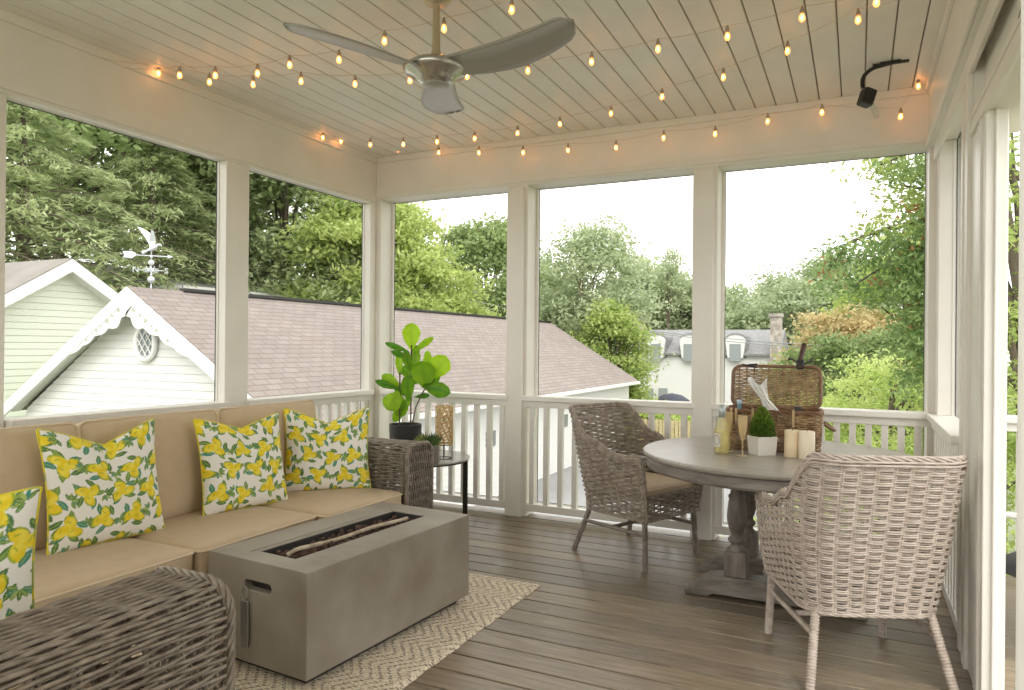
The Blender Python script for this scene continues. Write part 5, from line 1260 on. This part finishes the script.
cedar('large cedar with layered boughs standing behind the weathervane', azim(150, 33), 12.5, 7.0, 2, nb=95, per=330)
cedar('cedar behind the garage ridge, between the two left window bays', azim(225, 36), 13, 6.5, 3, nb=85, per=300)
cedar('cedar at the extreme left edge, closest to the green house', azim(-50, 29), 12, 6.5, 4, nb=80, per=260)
tree('broadleaf_tree', 'tall broadleaf tree rising above the cedars at the top left', azim(60, 40), 20, [(0, 0, 13, 7, 6, 5.5), (-5, 0, 12, 5, 5, 5), (6, 1, 14, 5, 5, 5)], 330, 17000, (.28, .17), 'green', .8, seed=1, trunk_r=.4, tint=.55)
tree('broadleaf_tree', 'tall broadleaf tree above the cedars behind the second pane', azim(185, 42), 20, [(0, 0, 13, 7, 6, 6), (5, 0, 11, 5, 5, 5)], 300, 15000, (.28, .17), 'green', .8, seed=2, trunk_r=.4, tint=.35)
tree('broadleaf_tree', 'dark broadleaf tree filling the second window bay behind the ridge', azim(285, 37), 18, [(0, 0, 9.0, 5.5, 5, 6.5), (-4, 0, 6, 4, 4, 4), (3, 0, 5, 4, 4, 3.5)], 320, 17000, (.25, .13), 'cedar', .7, seed=3, trunk_r=.4, tint=.45)
tree('broadleaf_tree', 'bright yellow-green tree at the corner of the porch, behind the garage', azim(372, 33), 12, [(0, 0, 7.2, 3.4, 3.2, 3.4), (2.2, 0, 5.6, 2.8, 2.6, 2.4), (-1.6, .5, 8.8, 2.4, 2.2, 2.3), (3.6, 0, 4.6, 2.0, 2, 1.6), (-1, -1, 5, 2.5, 2, 2)], 420, 21000, (.24, .10), 'bright', .45, seed=4, trunk_r=.25)
tree('broadleaf_tree', 'mid green round tree right of the bright tree, above the garage ridge', azim(487, 45), 11, [(0, 0, 8.0, 3.6, 3.4, 3.8), (1.6, 0, 5, 3.2, 3, 3), (-3, 0, 5, 3, 3, 2.6)], 260, 12000, (.26, .15), 'green', .6, seed=5, tint=.6)
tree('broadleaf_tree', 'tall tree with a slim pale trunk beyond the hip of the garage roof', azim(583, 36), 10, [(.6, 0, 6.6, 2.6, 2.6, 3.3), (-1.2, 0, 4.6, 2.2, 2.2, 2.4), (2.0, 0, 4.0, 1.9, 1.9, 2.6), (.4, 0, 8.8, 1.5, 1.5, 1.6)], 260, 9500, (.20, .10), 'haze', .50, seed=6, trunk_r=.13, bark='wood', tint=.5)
tree('broadleaf_tree', 'dense green tree at the left of the centre window, behind the garage', azim(550, 40), 8, [(0, 0, 5.2, 2.6, 2.6, 3.0), (-2, 0, 6, 2, 2, 2.2)], 200, 9000, (.22, .12), 'green', .5, seed=7, tint=.65)
tree('shrub', 'leafy green shrub tree hanging over the right end of the garage roof', azim(612, 33), 5, [(0, 0, 3.6, 1.4, 1.4, 2.3), (.2, 0, 1.6, 1.1, 1.1, 1.4)], 130, 6500, (.16, .09), 'bright', .35, seed=8, tint=.35, cat='shrub')
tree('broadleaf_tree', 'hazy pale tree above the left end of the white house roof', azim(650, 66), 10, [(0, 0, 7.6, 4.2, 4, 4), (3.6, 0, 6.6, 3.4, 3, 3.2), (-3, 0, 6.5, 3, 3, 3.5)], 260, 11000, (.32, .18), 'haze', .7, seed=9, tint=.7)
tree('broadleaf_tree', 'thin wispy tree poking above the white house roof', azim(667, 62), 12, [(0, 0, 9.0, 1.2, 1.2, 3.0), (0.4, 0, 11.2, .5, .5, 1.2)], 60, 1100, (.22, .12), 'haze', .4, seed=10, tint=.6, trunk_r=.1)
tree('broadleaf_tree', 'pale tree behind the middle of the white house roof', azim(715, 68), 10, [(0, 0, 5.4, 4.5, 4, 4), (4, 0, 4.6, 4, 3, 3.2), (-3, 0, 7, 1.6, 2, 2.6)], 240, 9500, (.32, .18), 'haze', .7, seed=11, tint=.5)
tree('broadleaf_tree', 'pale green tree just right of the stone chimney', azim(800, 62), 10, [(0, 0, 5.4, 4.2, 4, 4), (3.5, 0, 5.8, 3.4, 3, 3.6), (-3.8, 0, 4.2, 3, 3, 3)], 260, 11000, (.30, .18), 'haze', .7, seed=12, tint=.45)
tree('broadleaf_tree', 'rust-tinged rounded tree behind the lid of the picnic basket', azim(852, 42), 7, [(0, 0, 3.6, 2.9, 2.6, 2.7), (-1, 0, 2.4, 2.4, 2, 2.0)], 220, 10000, (.20, .11), 'rust', .42, seed=13, tint=.5)
tree('broadleaf_tree', 'dark green tree under the rust-tinged tree', azim(838, 36), 5, [(0, 0, 2.4, 2.6, 2.4, 2.0), (2.2, 0, 2.6, 2.4, 2.2, 2.2)], 190, 9000, (.18, .10), 'green', .4, seed=14, tint=.35)
tree('broadleaf_tree', 'light green mid-distance tree left of the oak branches', azim(893, 44), 9, [(0, 0, 5.4, 3.2, 3, 3.4), (2.2, 0, 4, 3, 3, 3), (-2.6, 0, 3.2, 2.4, 2.4, 2.4)], 260, 12000, (.22, .12), 'lime', .5, seed=15, tint=.15)
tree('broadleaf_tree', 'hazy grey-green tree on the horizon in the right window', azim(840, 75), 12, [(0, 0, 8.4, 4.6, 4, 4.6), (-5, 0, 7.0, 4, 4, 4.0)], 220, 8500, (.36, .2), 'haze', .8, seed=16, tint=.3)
tree('shrub', 'lime green bush below the oak, beyond the right railing', azim(893, 17), 3, [(0, 0, 2.3, 1.7, 1.5, 1.6), (1.6, 0, 2.1, 1.5, 1.4, 1.5), (-1.3, .6, 1.5, 1.2, 1.2, 1.3)], 260, 15000, (.085, .035), 'lime', .22, seed=17, group='shrubs beyond the porch', cat='shrub')
tree('shrub', 'round green bush by the fence behind the dining chair', azim(652, 29.5), 3, [(0, 0, .8, 1.3, 1.2, .9), (1.5, 0, .7, 1.1, 1.0, .8), (-1.2, 0, .6, .9, .9, .7)], 120, 5000, (.12, .06), 'lime', .3, seed=18, group='shrubs beyond the porch', tint=.4, cat='shrub')
tree('shrub', 'wide green hedge seen between balusters behind the table', azim(800, 24), 3, [(0, 0, 1.2, 2.2, 1.2, 1.3), (3, 0, 1.3, 1.9, 1.2, 1.3)], 200, 9000, (.12, .06), 'lime', .3, seed=19, group='shrubs beyond the porch', tint=.35, cat='shrub')
tree('shrub', 'leafy green bush right below the right railing', azim(915, 12), 3, [(0, 0, 1.6, 1.1, 1.0, 1.3), (-1.2, 0, 1.1, 1.0, .9, 1.0), (.9, 0, 1.9, 1.0, .9, 1.3)], 200, 11000, (.06, .028), 'lime', .18, seed=20, group='shrubs beyond the porch', tint=.35, cat='shrub')
# oak whose limbs enter the right window
ox, oy = azim(985, 13.5)
ok = thing('oak_tree', 'large oak whose leafy limbs hang into the upper right window', 'tree', (ox, oy, ZG), 0)
rg = np.random.default_rng(77); tk = MB(); tk.tube(np.array([(0, 0, 0), (.05, 0, 3), (-.05, .1, 6), (0, 0, 9)]), [.32, .26, .2, .1], 12)
OW = np.array([ox, oy, ZG]); fm = MB(); fb = MB(); Cc = []
def oakpt(px, py, dist):
    x_, y_ = azim(px, dist); p = at(px, py, 1, y_); return np.array(p[:])-OW
limbs = [([(1010, 250), (960, 215), (900, 225), (850, 240), (825, 275)], 12), ([(1000, 150), (950, 140), (915, 150), (880, 165)], 11), ([(1010, 330), (950, 300), (905, 300), (900, 345)], 12.5), ([(1000, 280), (940, 255), (890, 262), (855, 285)], 12), ([(990, 200), (930, 190), (900, 185)], 12), ([(985, 380), (935, 345), (915, 375)], 12.5)]
for path, dist in limbs:
    P = resample(np.array([oakpt(a, b, dist) for a, b in path]), .25); tk.tube(P, np.linspace(.07, .01, len(P)), 6)
blobs = [(830, 262, 20, 15), (848, 290, 24, 14), (826, 285, 11, 16), (856, 258, 20, 12), (878, 256, 20, 12), (908, 248, 24, 20), (902, 278, 26, 20), (925, 222, 16, 22), (872, 240, 12, 6), (838, 247, 10, 6), (915, 300, 22, 24), (908, 335, 16, 18), (920, 355, 16, 24), (897, 171, 18, 6), (918, 168, 13, 11), (885, 163, 14, 4), (866, 303, 10, 6), (908, 385, 9, 14), (945, 250, 36, 60), (950, 330, 36, 60), (945, 172, 24, 24), (893, 292, 16, 12), (918, 265, 24, 26), (926, 320, 16, 18)]
for (px, py, rx2, ry2) in blobs:
    n_ = int(rx2*ry2*(.030 if px < 895 else .050))+3
    for k in range(n_):
        a = rg.uniform(0, 2*PI); q = math.sqrt(rg.random()); Cc.append(oakpt(px+rx2*q*math.cos(a), py+ry2*q*math.sin(a), 12+rg.uniform(-.9, .9)))
Cc = np.array(Cc); per = 22; P = (Cc[:, None]+rg.normal(size=(len(Cc), per, 3))*[.12, .12, .07]).reshape(-1, 3)
br_ = np.repeat(rg.random(len(Cc)) < .06, per); tt = np.repeat(rg.uniform(.1, .9, len(Cc)), per)
leaves(fm, P[~br_], .056, .021, rg, up_=.25, tint=tt[~br_]); leaves(fb, P[br_], .05, .02, rg, up_=.2)
tk.build('trunk', M['bark'], ok, smooth=True); fm.build('foliage', M['oak_l'], ok, tint=True); tag(fb.build('dead_leaves', M['brown_l'], ok, tint=True), 'clusters of browned dead leaves')
tree('broadleaf_tree', 'tall green tree seen through the narrow door gap at far right', azim(1034, 12), 8, [(-.3, 0, 6.4, 1.6, 1.6, 2.6), (-.2, 0, 3.6, 1.2, 1.2, 1.2)], 140, 9000, (.08, .04), 'bright', .25, seed=21, tint=.3)

# ------------------------------------------------------------------ light
w = bpy.data.worlds.new('World'); sc.world = w; w.use_nodes = True
nt = w.node_tree; bg = nt.nodes['Background']; bg.inputs[0].default_value = (1, .99, .965, 1); bg.inputs[1].default_value = 2.6
sun = bpy.data.lights.new('sun', 'SUN'); sun.energy = 1.8; sun.angle = R_(35); sun.color = (1, .96, .88); so_ = bpy.data.objects.new('sun', sun); C.objects.link(so_)
dv = Vector((-.35, .75, -.85)); so_.rotation_euler = dv.to_track_quat('-Z', 'Y').to_euler()

for o in [x for x in C.objects if x.type == 'EMPTY' and x.name.startswith('lid')]: bpy.data.objects.remove(o)
sc.view_settings.view_transform = 'Standard'; sc.view_settings.look = 'None'; sc.view_settings.gamma = 1; sc.view_settings.use_curve_mapping = False
sc.view_settings.exposure = 0.0
sc.cycles.use_denoising = True; sc.cycles.max_bounces = 9; sc.cycles.diffuse_bounces = 6; sc.cycles.glossy_bounces = 3; sc.cycles.transparent_max_bounces = 24
sc.cycles.sample_clamp_indirect = 8; sc.cycles.caustics_reflective = False; sc.cycles.caustics_refractive = False
